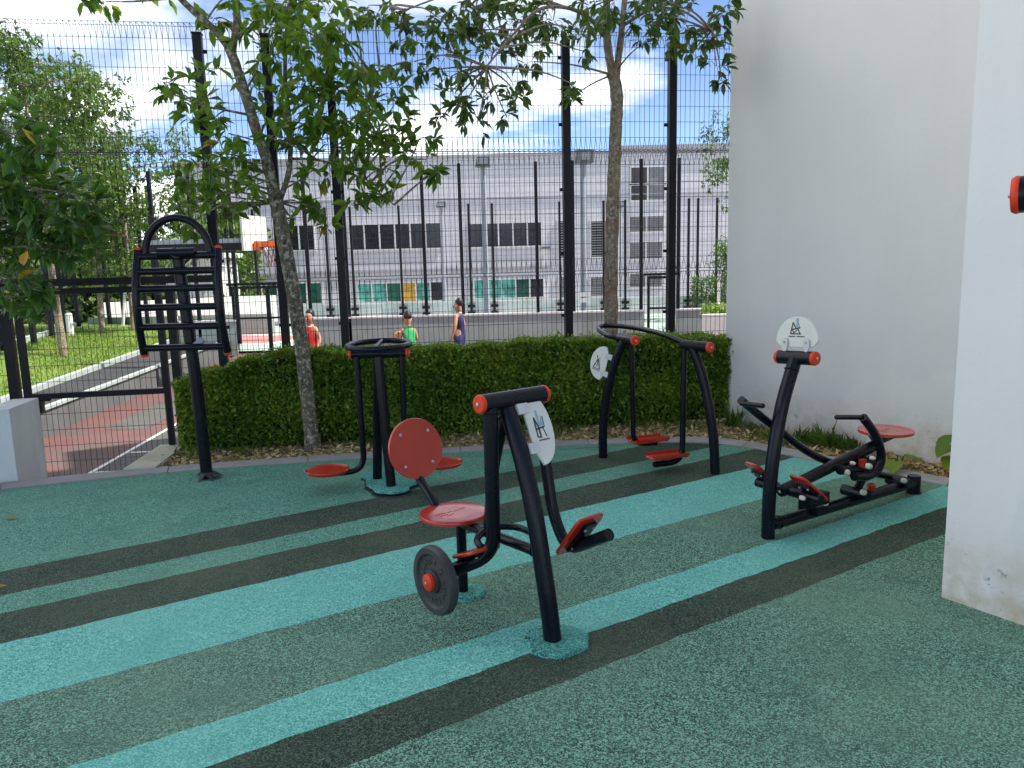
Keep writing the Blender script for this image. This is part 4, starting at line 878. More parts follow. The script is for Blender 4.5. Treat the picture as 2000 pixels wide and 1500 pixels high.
lD = [(-2.044, 7.050, 2.244), (-1.946, 7.100, 2.536), (-1.928, 7.150, 2.941), (-1.958, 7.200, 3.302), (-1.927, 7.250, 3.747), (-1.837, 7.300, 4.274)]; _, cD = trunk(t1, lD, 0.027, 0.014, M['bark1'], 0.1, 'limb', 5, 10)
lE = [(-1.935, 7.100, 2.625), (-1.665, 7.000, 2.596), (-1.424, 6.900, 2.500), (-1.191, 6.800, 2.354), (-0.965, 6.700, 2.169)]; _, cE = trunk(t1, lE, 0.013, 0.005, M['bark1'], 0.1, 'limb', 5, 8)
lF = [(-2.206, 6.950, 2.977), (-2.372, 6.800, 2.995), (-2.528, 6.650, 3.011), (-2.670, 6.500, 3.064)]; _, cF = trunk(t1, lF, 0.012, 0.005, M['bark1'], 0.1, 'limb', 5, 8)
lG = [(-1.949, 7.150, 3.029), (-1.540, 7.000, 3.163), (-1.204, 6.900, 3.259), (-0.836, 6.800, 3.351)]; _, cG = trunk(t1, lG, 0.012, 0.005, M['bark1'], 0.1, 'limb', 5, 8)
nodes1 = cA + cB + cC + cD + cE + cF + cG
FC = [[-2.773, 6.550, 3.176, 0.118], [-2.773, 6.871, 3.123, 0.157], [-2.480, 6.688, 3.249, 0.157], [-2.702, 6.934, 2.922, 0.137], [-2.521, 6.957, 2.964, 0.176], [-2.431, 6.369, 2.461, 0.196], [-2.230, 6.314, 2.568, 0.196], [-2.850, 7.179, 2.378, 0.176], [-2.383, 6.572, 2.269, 0.196], [-2.721, 6.546, 2.180, 0.127], [-2.737, 7.345, 2.143, 0.147], [-2.930, 6.794, 2.103, 0.127], [-3.242, 7.178, 2.077, 0.078], [-2.783, 6.800, 2.047, 0.127], [-2.341, 6.971, 2.487, 0.176], [-2.371, 6.458, 2.989, 0.127], [-2.424, 6.967, 2.835, 0.147], [-2.912, 7.211, 2.505, 0.118], [-2.165, 6.849, 3.639, 0.167], [-2.504, 7.078, 3.813, 0.176], [-1.947, 7.005, 3.720, 0.216], [-1.533, 6.367, 3.488, 0.245], [-1.904, 7.096, 3.449, 0.245], [-1.597, 6.921, 3.357, 0.274], [-1.346, 6.616, 3.515, 0.216], [-1.139, 6.333, 3.242, 0.196], [-2.050, 7.209, 3.131, 0.196], [-1.676, 6.796, 2.999, 0.274], [-1.490, 7.055, 3.087, 0.274], [-1.224, 7.223, 3.158, 0.216], [-1.849, 7.050, 2.748, 0.216], [-1.627, 7.267, 2.766, 0.245], [-1.242, 6.715, 2.725, 0.235], [-1.041, 7.141, 2.874, 0.186], [-0.885, 6.767, 3.139, 0.137], [-1.128, 7.282, 3.433, 0.147], [-2.307, 7.223, 3.316, 0.127], [-1.940, 6.402, 3.278, 0.147], [-1.894, 6.443, 2.698, 0.147], [-0.705, 6.528, 2.683, 0.147], [-0.741, 7.314, 2.615, 0.127], [-0.866, 6.758, 2.588, 0.147], [-1.077, 6.958, 2.499, 0.157], [-1.238, 6.616, 2.441, 0.167], [-1.013, 6.833, 2.302, 0.127], [-1.170, 6.705, 2.251, 0.147], [-1.307, 6.668, 2.167, 0.127], [-1.520, 6.914, 2.439, 0.167], [-1.745, 6.913, 2.423, 0.167], [-1.667, 7.249, 2.042, 0.078], [-0.598, 7.016, 2.459, 0.069], [-1.880, 7.275, 2.225, 0.098], [-1.686, 7.199, 2.155, 0.088], [-2.020, 7.341, 2.102, 0.078], [-3.397, 7.005, 3.952, 0.108], [-3.355, 6.471, 3.827, 0.118], [-3.064, 7.204, 4.037, 0.127], [-2.110, 7.313, 4.007, 0.216], [-1.730, 7.250, 3.978, 0.235], [-1.304, 6.898, 3.796, 0.186], [-1.092, 7.050, 3.796, 0.137], [-2.162, 6.522, 3.816, 0.176], [-1.686, 7.173, 2.939, 0.196], [-1.355, 6.902, 2.927, 0.196], [-1.680, 6.599, 3.122, 0.196], [-2.021, 6.367, 2.331, 0.147], [-2.460, 7.197, 2.265, 0.137], [-1.150, 7.339, 2.729, 0.147], [-1.091, 6.393, 2.848, 0.167], [-0.855, 7.141, 2.936, 0.118], [-0.930, 6.731, 2.989, 0.108], [-1.384, 6.458, 3.644, 0.196], [-1.704, 6.609, 3.717, 0.196]]
canopy(t1, nodes1, [(q[:3], q[3]) for q in FC], 0.142, 0.50, M['leaf_a'], M['bark1'], 1.9, droop=0.30, tone_mu=0.50)

# --- taller tree between hedge and fence
t2 = thing('street_tree', 'straight tan trunk tree between hedge and fence, right of centre', 'tree', (1.018, 7.750, 0.037), 'trees along the fence')
tp = [(1.004, 7.720, -0.037), (1.008, 7.720, 0.989), (1.016, 7.720, 1.600), (1.034, 7.720, 2.196), (1.056, 7.720, 2.730), (1.075, 7.700, 3.201), (1.031, 7.700, 3.436)]
_, c2 = trunk(t2, tp, 0.070, 0.058, M['bark2'], 0.10)
lA = [(1.031, 7.700, 3.408), (0.981, 7.680, 3.709), (0.970, 7.650, 4.064), (0.900, 7.600, 4.448), (0.844, 7.500, 4.799)]; _, cA = trunk(t2, lA, 0.042, 0.026, M['bark2'], 0.1, 'limb', 5, 10)
lB = [(1.066, 7.700, 3.389), (1.113, 7.720, 3.717), (1.157, 7.750, 4.092), (1.224, 7.800, 4.605)]; _, cB = trunk(t2, lB, 0.036, 0.024, M['bark2'], 0.1, 'limb', 5, 10)
lC = [(0.951, 7.670, 3.753), (0.790, 7.500, 3.866), (0.564, 7.300, 3.898), (0.303, 7.100, 3.821), (0.073, 6.900, 3.560), (-0.149, 6.800, 3.293)]; _, cC = trunk(t2, lC, 0.022, 0.008, M['bark2'], 0.1, 'limb', 5, 8)
lD = [(1.136, 7.740, 3.860), (1.373, 7.600, 3.949), (1.616, 7.400, 3.882), (1.846, 7.200, 3.645)]; _, cD = trunk(t2, lD, 0.018, 0.007, M['bark2'], 0.1, 'limb', 5, 8)
lE = [(0.564, 7.300, 3.898), (0.083, 7.000, 3.960), (-0.430, 6.800, 3.866), (-0.806, 6.700, 3.724)]; _, cE = trunk(t2, lE, 0.014, 0.006, M['bark2'], 0.1, 'limb', 5, 8)
SC = [[-1.033, 7.434, 3.955, 0.171], [-0.869, 7.554, 3.809, 0.171], [-0.547, 6.601, 3.649, 0.222], [-0.378, 7.257, 3.713, 0.222], [-0.476, 6.602, 3.333, 0.171], [-0.240, 7.376, 3.918, 0.222], [-0.105, 6.931, 3.449, 0.202], [0.083, 7.563, 3.834, 0.222], [0.280, 7.678, 3.999, 0.222], [0.344, 7.131, 3.533, 0.131], [-0.318, 7.698, 3.421, 0.181], [-0.382, 6.906, 2.981, 0.171], [-0.236, 6.639, 2.804, 0.131], [-0.488, 7.240, 3.188, 0.151], [0.061, 6.586, 3.118, 0.141], [0.013, 6.777, 2.872, 0.111], [0.116, 7.019, 3.085, 0.121], [0.445, 7.252, 3.778, 0.222], [0.623, 6.730, 3.540, 0.171], [0.573, 6.599, 3.088, 0.111], [0.606, 7.548, 3.172, 0.071], [0.682, 6.911, 3.425, 0.131], [0.950, 7.652, 3.930, 0.171], [1.227, 7.581, 3.812, 0.181], [1.350, 6.984, 3.720, 0.222], [1.414, 7.079, 3.536, 0.151], [1.607, 7.148, 3.678, 0.212], [1.825, 7.290, 3.584, 0.171], [1.906, 7.235, 3.350, 0.111], [1.943, 7.193, 3.217, 0.071], [1.907, 7.263, 3.748, 0.181], [1.767, 7.632, 3.564, 0.141], [1.944, 7.133, 3.475, 0.121], [0.964, 7.046, 3.872, 0.222], [1.287, 7.378, 3.970, 0.222], [-0.670, 6.823, 3.270, 0.091], [-0.770, 6.896, 3.373, 0.101], [0.280, 7.674, 3.540, 0.091], [-0.119, 7.149, 3.117, 0.121], [-0.584, 7.181, 2.950, 0.081], [-0.049, 6.563, 3.664, 0.202], [0.115, 7.027, 3.427, 0.151], [-0.927, 7.217, 3.586, 0.101], [-0.635, 6.573, 3.447, 0.151], [-0.196, 7.258, 3.709, 0.181], [0.355, 7.277, 3.788, 0.181], [1.403, 6.619, 3.687, 0.202], [1.998, 7.271, 3.877, 0.181], [0.747, 7.086, 3.848, 0.181], [1.256, 7.331, 3.587, 0.111], [-0.464, 6.955, 3.254, 0.131], [-0.356, 7.363, 3.873, 0.181], [-1.211, 7.399, 3.991, 0.151]]
canopy(t2, cA+cB+cC+cD+cE, [(q[:3], q[3]) for q in SC], 0.118, 0.46, M['leaf_b'], M['bark2'], 2.2, droop=0.55, tone_mu=0.42)

# --- dense dark tree reaching in from the left edge
t3 = thing('broadleaf_tree', 'dense dark green leafy branches reaching in at the left edge', 'tree', (-4.95, 6.25, 0.1))
_, c3 = trunk(t3, [(-4.95, 6.25, 0.1), (-4.98, 6.22, 1.0), (-5.05, 6.2, 1.9), (-5.05, 6.15, 2.8), (-4.98, 6.1, 3.4)], 0.07, 0.04, M['bark1'])
BC = [[-3.391, 5.522, 2.590, 0.194], [-3.245, 5.561, 2.524, 0.150], [-3.861, 6.176, 2.473, 0.220], [-3.712, 6.463, 2.463, 0.176], [-3.134, 5.751, 2.224, 0.150], [-3.597, 5.956, 2.216, 0.238], [-3.857, 6.093, 2.078, 0.238], [-3.344, 5.820, 2.051, 0.211], [-3.183, 5.864, 2.012, 0.167], [-3.025, 5.813, 2.154, 0.106], [-3.581, 5.869, 1.909, 0.220], [-3.933, 6.096, 1.806, 0.202], [-3.283, 5.800, 1.825, 0.150], [-3.149, 5.877, 1.861, 0.097], [-3.261, 6.272, 2.033, 0.070], [-3.550, 5.527, 1.629, 0.132], [-3.746, 6.069, 1.564, 0.097], [-3.904, 6.235, 1.440, 0.079], [-3.571, 5.810, 1.376, 0.053], [-3.423, 5.723, 1.529, 0.053], [-4.168, 6.304, 2.613, 0.264], [-3.889, 5.739, 2.096, 0.264], [-3.940, 5.687, 1.728, 0.220], [-3.593, 5.935, 2.769, 0.114], [-3.462, 6.198, 2.582, 0.088], [-3.502, 5.602, 2.675, 0.132], [-3.399, 5.822, 2.237, 0.176], [-3.585, 5.834, 2.316, 0.194], [-3.506, 6.334, 2.164, 0.132], [-3.792, 5.938, 1.491, 0.088]]
canopy(t3, c3, [(q[:3], q[3]) for q in BC], 0.150, 0.56, M['leaf_c'], M['bark1'], 2.6, droop=0.25, tone_mu=0.48)

# --- trees on the lawn and beyond
def far_tree(label, base, h, spread, ntr, leaf, mat_leaf, seed, group, lean=0.0, zc=0.55, dens=0.5, flat=0.6):
    random.seed(seed); t = thing('lawn_tree', label, 'tree', base, group); x, y, z = base
    _, c = trunk(t, [(x, y, z), (x+lean*.3, y, z+h*.35), (x+lean*.6, y, z+h*.65), (x+lean, y, z+h*.95)], 0.012*h+0.01, 0.015, M['bark2'], 0.08, 'trunk', 5, 10)
    cs = []
    for _ in range(ntr):
        a = random.uniform(0, 6.28); rr = spread*math.sqrt(random.random()); zz_ = z + h*random.uniform(zc, 1.02); k = 1-0.5*abs((zz_-z)/h-0.72)
        cs.append(((x+lean*.6+rr*k*math.cos(a), y+rr*k*math.sin(a), zz_), random.uniform(0.28, 0.55)))
    canopy(t, c[4:], cs, leaf, 0.42, mat_leaf, M['bark2'], dens, False, 0.45, 0.5, True); return t
GT = 'trees on the lawn beyond the fence'
far_tree('slim tree with open crown on the lawn, nearest the gate', (-9.098, 15.557, 0.000), 5.9, 1.5, 60, 0.16, M['leaf_d'], 11, GT, -0.2, 0.40, 1.3)
far_tree('slim tree with pale trunk beside the white post on the lawn', (-11.079, 20.837, 0.000), 6.6, 1.7, 56, 0.17, M['leaf_d'], 12, GT, 0.3, 0.36, 1.15)
far_tree('leafy tree behind the stretching ladder at the lawn end', (-10.519, 21.462, 0.000), 5.6, 1.6, 60, 0.16, M['leaf_d'], 13, GT, 0.1, 0.30, 1.2)
far_tree('bushy tree at the far left behind the lawn fence', (-14.5, 22, 0), 7.5, 2.6, 60, 0.18, M['leaf_d'], 14, GT, 0, 0.25, 0.6)
far_tree('tall tree beyond the lawn fence, left of the hoop', (-13.2, 27, 0), 6.6, 2.8, 60, 0.2, M['leaf_d'], 15, GT, 0, 0.2, 0.55)
far_tree('low bushy tree on the rise behind the lawn wall', (-17.5, 27, 0), 8.0, 3.2, 60, 0.22, M['leaf_d'], 16, GT, 0, 0.15, 0.5)
far_tree('broad tree filling the gap behind the dark branches', (-18.0, 20, 0), 6.5, 2.8, 60, 0.2, M['leaf_d'], 18, GT, 0, 0.15, 0.5)
far_tree('small round tree at the edge of the white building', (6.968, 24.005, -0.500), 2.75, 0.75, 26, 0.12, M['leaf_d'], 17, 'trees by the white building', 0, 0.50, 1.3)
far_tree('taller slender tree at the edge of the white building', (8.175, 27.678, -0.500), 7.2, 1.3, 34, 0.16, M['leaf_d'], 19, 'trees by the white building', -0.3, 0.48, 0.9)
random.seed(21)
# distant wood behind the lawn: one mass
N = 26000; th_ = rng.uniform(0, 1, N); xs_ = -34 + th_*22; top_ = 3.2 + 1.4*np.sin(xs_*0.9) + 0.8*np.sin(xs_*2.3+1); pz = rng.uniform(-0.3, 1, N)*top_; py_ = 36 + rng.normal(0, 1.4, N)
wood = leaves('distant_wood', np.stack([xs_, py_, pz], 1), rng.normal(0, 1, (N,3)), rng.uniform(.25, .5, N), 0.8, np.clip(rng.normal(.5,.22,N), 0, .98), M['leaf_d'], None, True)
b = MB(); b.bb(-34, -12.5, 37.2, 38, -0.5, 2.6); struct(b.build('wooded_bank', M['core']))

# --- clipped hedge
hf = [V(q) for q in [(-3.10, 7.04, 0), (-3.02, 6.93, 0), (-2.62, 6.95, 0), (-1.48, 7.13, 0), (-0.51, 7.31, 0), (0.5, 7.48, 0), (2.6, 7.76, 0)]]
hbk = [V(q) for q in [(-3.14, 7.06, 0), (-3.0, 7.20, 0), (-2.6, 7.27, 0), (-1.5, 7.44, 0), (-0.53, 7.59, 0), (0.46, 7.75, 0), (2.6, 8.07, 0)]]
hed = thing('hedge', 'long clipped green hedge in front of the tall mesh fence', 'hedge', (-0.5, 7.4, 0))
fC, bC = curve(hf, 10), curve(hbk, 10); HH = lambda x: 0.87 - 0.26*max(0.0, min(1.0, (-2.0-x)/1.15))**1.7 + 0.012*math.sin(x*2.1) + 0.01*math.sin(x*5.3)
b = MB(); n = len(fC); ins = 0.075; vs_ = []
for p, q in zip(fC, bC):
    d = (q-p); k = min(0.45, ins/max(d.length, 1e-3)); a_, c_ = p.lerp(q, k), q.lerp(p, k); z1 = HH(p.x)-0.06
    vs_ += [(a_.x, a_.y, 0.02), (a_.x, a_.y, z1), (c_.x, c_.y, z1), (c_.x, c_.y, 0.02)]
fs_ = []
for i in range(n-1): fs_ += [(i*4+j, (i+1)*4+j, (i+1)*4+j+1, i*4+j+1) for j in range(3)]
fs_ += [(0,1,2,3), ((n-1)*4+3, (n-1)*4+2, (n-1)*4+1, (n-1)*4)]
b.add(vs_, fs_); b.build('dark_shade_core', M['core'], hed)  # near-black solid stands in for the shade between the hedge leaves
fa = np.array([tuple(p) for p in fC]); ba = np.array([tuple(p) for p in bC]); seg = np.linalg.norm(np.diff(fa, axis=0), axis=1); cum = np.concatenate([[0], np.cumsum(seg)]); tot = cum[-1]
def onf(s, arr): return np.stack([np.interp(s, cum, arr[:,k]) for k in range(3)], 1)
def hh(x): return 0.87 - 0.26*np.clip((-2.0-x)/1.15, 0, 1)**1.7 + 0.012*np.sin(x*2.1) + 0.01*np.sin(x*5.3) + 0.012*np.sin(x*17)
def clump(p): return np.sin(p[:,0]*9+p[:,2]*7)*np.sin(p[:,0]*4.3-p[:,2]*11+p[:,1]*5) 
Nf, Nt = 58000, 32000
s_ = rng.uniform(0, tot, Nf); p = onf(s_, fa); q = onf(s_, ba); nf = unit(p-q); z = hh(p[:,0])*rng.uniform(0.02, 1.0, Nf)**0.92
dep = np.abs(rng.normal(0, .035, Nf)); pf_ = p - nf*dep[:,None]; pf_[:,2] = z; bul = 0.022*clump(pf_); pf_ += nf*(bul[:,None]-0.012*(z < .12)[:,None])
gap = (np.sin(pf_[:,0]*2.7+1)*np.sin(pf_[:,2]*5+pf_[:,0]) > 0.78) & (rng.uniform(0,1,Nf) < .55)
df = nf*0.55 + rng.normal(0, .75, (Nf,3)) + np.array([0,0,.12])
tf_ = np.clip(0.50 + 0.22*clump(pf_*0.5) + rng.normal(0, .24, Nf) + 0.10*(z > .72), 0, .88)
low = (z < .2) & (rng.uniform(0,1,Nf) < .35); keep = ~(gap | low)
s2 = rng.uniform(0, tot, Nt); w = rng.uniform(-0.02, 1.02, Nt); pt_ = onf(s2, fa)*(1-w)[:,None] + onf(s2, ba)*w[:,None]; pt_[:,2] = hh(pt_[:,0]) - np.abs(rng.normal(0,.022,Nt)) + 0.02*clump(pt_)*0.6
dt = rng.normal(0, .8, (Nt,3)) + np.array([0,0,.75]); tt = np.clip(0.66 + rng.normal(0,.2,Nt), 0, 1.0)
PP = np.concatenate([pf_[keep], pt_]); DD = np.concatenate([df[keep], dt]); TT = np.concatenate([tf_[keep], tt])
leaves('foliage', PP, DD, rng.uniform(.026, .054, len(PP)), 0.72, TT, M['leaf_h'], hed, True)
Ns = 900; ss = rng.uniform(0, tot, Ns); ws = rng.uniform(0, 1, Ns); ps = onf(ss, fa)*(1-ws)[:,None] + onf(ss, ba)*ws[:,None]; ps[:,2] = hh(ps[:,0]) - 0.01
sf = rng.uniform(0, 1, Ns) < .35; ps[sf] = onf(ss[sf], fa); ps[sf, 2] = hh(ps[sf, 0])*rng.uniform(.15, .98, sf.sum())
ds = rng.normal(0, .35, (Ns,3)) + np.array([0,-.1,.9]); ds[sf] += np.array([0,-.9,-.3])
stp = (ps[:,None,:] + unit(ds)[:,None,:]*np.array([0, .02, .04, .055])[None,:,None]*rng.uniform(.5, 1.3, (Ns,1,1))).reshape(-1, 3)
leaves('shoots', stp, rng.normal(0, .7, (Ns*4,3)) + np.repeat(ds, 4, 0)*.6, rng.uniform(.022, .042, Ns*4), 0.6, np.clip(rng.normal(.78,.15,Ns*4), 0, 1), M['leaf_h'], hed, True)
b = MB()
for i in range(46):
    x = -2.95+i*0.11; y = np.interp(x, fa[:,0], fa[:,1])+0.10; b.tube([V((x, y, -0.03)), V((x+random.uniform(-.05,.05), y, 0.25))], [0.010, 0.006], 5)
b.build('stems', M['bark1'], hed)

# --- leaf litter in the bed
Nm = 15000; xm = rng.uniform(-3.15, 3.6, Nm); lo_y = np.interp(xm, [p.x for p in kerb_in], [p.y for p in kerb_in]); hi_y = np.interp(xm, [-3.1, 2.1, 2.2, 3.7], [7.15, 7.75, 7.75, 5.6])
ym = lo_y + (hi_y-lo_y)*rng.uniform(0, 1, Nm); ok = hi_y > lo_y+.02; pm_ = np.stack([xm, ym, np.full(Nm, -0.018)+rng.uniform(0,.03,Nm)], 1)[ok]
dm = rng.normal(0, 1, pm_.shape); dm[:,2] *= .25
lit = leaves('leaf_litter', pm_, dm, rng.uniform(.02, .075, len(pm_)), 0.5, np.clip(rng.normal(.68,.24,len(pm_)), 0, 1), M['mulch'], None, True)
lit['label'] = 'brown dry leaf litter and mulch in the planting bed'; lit['category'] = 'mulch'
# --- grass and weeds
def tuft(label, c, n, h, group, mat=None, spread=0.12, tone=.5, wr=.10, name='weed_tuft'):
    t = thing(name, label, 'weed', c, group); c = np.array(c)
    pos = c + np.stack([rng.normal(0, spread*.5, n), rng.normal(0, spread*.5, n), rng.uniform(0, .02, n)], 1); d = np.stack([rng.normal(0,.45,n), rng.normal(0,.45,n), rng.uniform(.5,1.2,n)], 1)
    leaves('blades', pos, d, rng.uniform(.4,1.1,n)*h, wr, np.clip(rng.normal(tone,.2,n), 0, 1), mat or M['grassm'], t); return t
GW = 'weeds growing along the foot of the white wall'
wl_ = ['spindly weed at the corner of the white wall', 'low weed tuft left of the rowing machine post', 'grass tuft right behind the rowing machine post', 'bushy weed under the long far lever', 'thick weed clump against the wall stains', 'tall thin weed below the near grip', 'dark weed clump left of the red seat', 'small weed under the red seat', 'grass tuft behind the right leg of the air walker', 'grass tuft between the air walker swing arms', 'grass tuft behind the left air walker footplate']
for i, (q, lb) in enumerate(zip([(2.167, 7.431, -0.020), (2.334, 7.318, -0.020), (2.351, 6.920, -0.020), (2.472, 6.666, -0.020), (2.699, 6.720, -0.020), (2.755, 6.522, -0.020), (2.889, 6.471, -0.020), (3.038, 6.456, -0.020), (1.747, 7.480, -0.020), (1.487, 7.583, -0.020), (1.222, 7.541, -0.020)], wl_)):
    tuft(lb, q, (50, 70, 76, 90, 110, 36, 90, 44, 60, 60, 50)[i], (.22, .10, .12, .12, .16, .26, .16, .09, .11, .12, .10)[i], GW, None, (.10, .16, .16, .17, .16, .07, .12, .12, .16, .2, .16)[i], (.35, .45, .5, .35, .3, .35, .25, .4, .55, .6, .6)[i], 0.07)
for i, q in enumerate([(-1.366, 7.071, -0.020), (-2.013, 7.139, -0.020), (-1.102, 7.253, -0.020), (-0.013, 7.265, -0.020), (-0.756, 7.259, -0.020), (0.439, 7.350, -0.020), (-2.443, 6.827, -0.020), (-2.866, 6.775, -0.020)]):
    tuft(['weed tuft beside the left swing arm of the surf machine', 'dry grass at the foot of the mottled trunk', 'short weed tuft behind the round red backrest', 'weed tuft left of the air walker sign', 'pale weed tuft right of the red backrest', 'grass tuft left of the air walker leg', 'grass wisp at the hedge foot right of the ladder post', 'grass under the rounded hedge end by the ladder post'][i], q, 46, .14, 'grass tufts at the hedge foot', None, .16, .6, 0.10)
# broad leaved plants beside the pier
def taro(label, c, ls, group):
    t = thing('broad_leaf_plant', label, 'plant', c, group); c = V(c)
    for (dx, dy, z, L_, dirx, diry, tn) in ls:
        tip = c+V((dx, dy, z)); b = MB(); b.tube(curve([c, c.lerp(tip, .6)+V((0,0,.04)), tip], 4), 0.006, 6); b.build('stalk', M['leaf_h'], t)
        T_ = np.array([(0,0,0), (-.18,.22,-.02), (.10,.40,.03), (.45,.36,.04), (.75,.2,.0), (1,0,-.12), (.75,-.2,.0), (.45,-.36,.04), (.10,-.40,.03), (-.18,-.22,-.02), (.5,0,-.05)])
        F_ = np.array([(0,10,2), (0,2,1), (10,3,2), (10,4,3), (10,5,4), (0,8,10), (0,9,8), (10,8,7), (10,7,6), (10,6,5)])
        d = unit(np.array([dirx, diry, -.25])); sd_ = unit(np.cross([0,0,1.], d)); nn_ = np.cross(d, sd_)
        P_ = np.array(tip) + (T_[:,0:1]*d + T_[:,1:2]*sd_ + T_[:,2:3]*nn_)*L_
        soup('leaf', P_, F_, np.full(len(F_), tn), M['leaf_a'], t, True)
taro('broad yellow green leaf plant behind the rowing machine foot', (2.980, 5.768, -0.020), [(-.06, -.05, .10, .17, -.5, -.8, .93), (.05, .0, .13, .15, .8, -.5, .88), (.0, .05, .12, .13, .1, .9, .85), (-.08, .03, .08, .11, -.9, .2, .95)], 'broad leaf plants by the wall')
taro('taller broad leaf plant half hidden by the pier', (3.360, 5.689, -0.020), [(-.03, -.05, .30, .20, -.9, -.3, .6), (-.02, .02, .22, .20, -.8, -.5, .85), (.05, -.05, .27, .18, .6, -.7, .7), (-.04, -.05, .14, .18, -.7, -.7, .9)], 'broad leaf plants by the wall')
tuft('drooping green plant growing in the white planter', (-4.55, 6.05, .2), 120, .28, None, M['leaf_c'], .22, .4, .35, 'planter_shrub')
# lawn blades
Ng = 26000; yy = rng.uniform(9, 22, Ng); xr_ = np.interp(yy, [6, 7.6, 11.76, 16.4, 19.6, 24], [-6.5, -6.72, -7.41, -8.17, -8.72, -9.4]); ii = rng.uniform(0, 1, Ng)*5.5; xx = xr_-ii
fi = (ii/14)**(1/1.3)*40; zz2 = -0.05+0.012*fi
gp_ = np.stack([xx, yy, zz2-0.01], 1); gd = np.stack([rng.normal(0,.5,Ng), rng.normal(0,.5,Ng), np.ones(Ng)], 1)
gr = leaves('grass', gp_, gd, rng.uniform(.04,.09,Ng), .22, np.clip(rng.normal(.62,.2,Ng)+0.25*(np.sin(xx*1.7)*np.sin(yy*.9) > .35), 0, 1), M['grassm'], None, True)
gr['label'] = 'sunlit yellow green grass on the lawn beyond the gate'; gr['category'] = 'grass'
wood['label'] = 'distant sunlit wood behind the lawn at far left'; wood['category'] = 'woodland'

# ================================================================== BACKGROUND
BY = 42.0
bd = thing('school_building', 'long pale grey two storey building with dark window bands behind the court', 'building', (0, BY, -0.5))
x0, x1, zr = -17.624, 16.5, 7.252
b = MB(); b.bb(x0, x1, BY, BY+9, -0.6, zr); b.build('wall', M['facade'], bd)
b = MB(); b.bb(x0-0.1, x1+.1, BY-0.12, BY+9.1, zr+0.002, zr+0.14); b.build('roof_edge', M['slab'], bd)
b = MB(); b.bb(5.839, x1, BY+0.6, BY+8.6, zr+0.145, zr+0.50); b.build('roof', M['slab'], bd)
b = MB(); b.bb(x0, 2.265, BY-0.10, BY-0.002, 1.388-0.06, 1.388+0.07); b.build('ledge', M['slab'], bd)
b = MB(); b.bb(x0, x1, BY-0.06, BY-0.002, 5.139-0.03, 5.139+0.03); b.build('ledge', M['slab'], bd)
def window(xa, xb, za, zb, panes, mats, fr=0.07, louv=0):
    w = MB(); w.bb(xa-.04, xb+.04, BY-0.05, BY-0.003, za-.09, za-.02); sl = None
    f_ = MB()
    for q in ((xa-.05, xb+.05, zb, zb+.08), (xa-.05, xb+.05, za-.08, za)): f_.bb(q[0], q[1], BY-0.09, BY-0.003, q[2], q[3])
    pw = (xb-xa)/panes
    for i in range(panes+1): f_.bb(xa+i*pw-fr/2, xa+i*pw+fr/2, BY-0.085, BY-0.0035, za+.001, zb-.001)
    wo_ = f_.build('window', M['frame'], bd)
    for i in range(panes):
        g_ = MB(); g_.bb(xa+i*pw+fr/2+.002, xa+(i+1)*pw-fr/2-.002, BY-0.035, BY-0.004, za+.002, zb-.002); g_.build('pane', M[mats[i % len(mats)]], wo_)
        if louv:
            l_ = MB(); n_ = louv
            for k in range(n_): l_.box((xa+(i+.5)*pw, BY-0.065, za+(zb-za)*(k+.5)/n_), (pw-fr-.02, 0.05, (zb-za)/n_*0.35), (1,0,0), (0,.8,.6))
            l_.build('louvre', M['louvre'], wo_)
    return wo_
WIN = [
 (-15.597, -13.350, 2.744, 4.011, 3, ['glass_dark'], 0), (-12.062, -10.390, 2.666, 3.935, 2, ['glass_dark'], 0),
 (-8.553, -3.613, 2.593, 3.889, 6, ['glass_dark'], 0), (-2.075, 1.798, 2.580, 3.796, 5, ['glass_dark'], 0),
 (2.650, 3.447, 1.908, 3.830, 1, ['glass_dark'], 14), (4.409, 5.922, 1.908, 3.777, 2, ['glass_dark'], 14),
 (6.554, 8.397, 5.699, 6.518, 2, ['glass_dark', 'louvre'], 0), (6.554, 8.397, 4.822, 5.593, 2, ['glass_dark', 'louvre'], 0),
 (6.499, 8.342, 3.184, 3.965, 2, ['louvre', 'louvre'], 8), (6.499, 8.287, 1.745, 2.616, 2, ['louvre', 'louvre'], 8), (6.499, 8.287, 0.235, 0.951, 2, ['louvre', 'louvre'], 8),
 (-15.022, -10.198, -0.205, 0.871, 6, ['glass_green'], 0), (-8.251, -3.503, -0.210, 0.756, 6, ['glass_teal', 'glass_teal', 'glass_green', 'poster', 'glass_teal', 'glass_dark'], 0),
 (-1.938, 1.853, -0.161, 0.805, 5, ['glass_teal', 'glass_teal', 'glass_teal', 'glass_green', 'glass_dark'], 0),
 (2.677, 3.447, -0.208, 0.868, 1, ['louvre'], 8), (4.382, 5.867, -0.180, 0.813, 2, ['louvre'], 8)]
for w_ in WIN: window(*w_[:6], louv=w_[6])
b = MB(); b.bb(-14.118, -13.953, BY-0.14, BY-.02, -0.5, 3.0); b.build('downpipe', M['lamp_grey'], bd)
b = MB(); b.box((1.990, BY-0.2, 2.449), (0.45, 0.3, 0.1)); b.build('vent_hood', M['lamp_head'], bd)

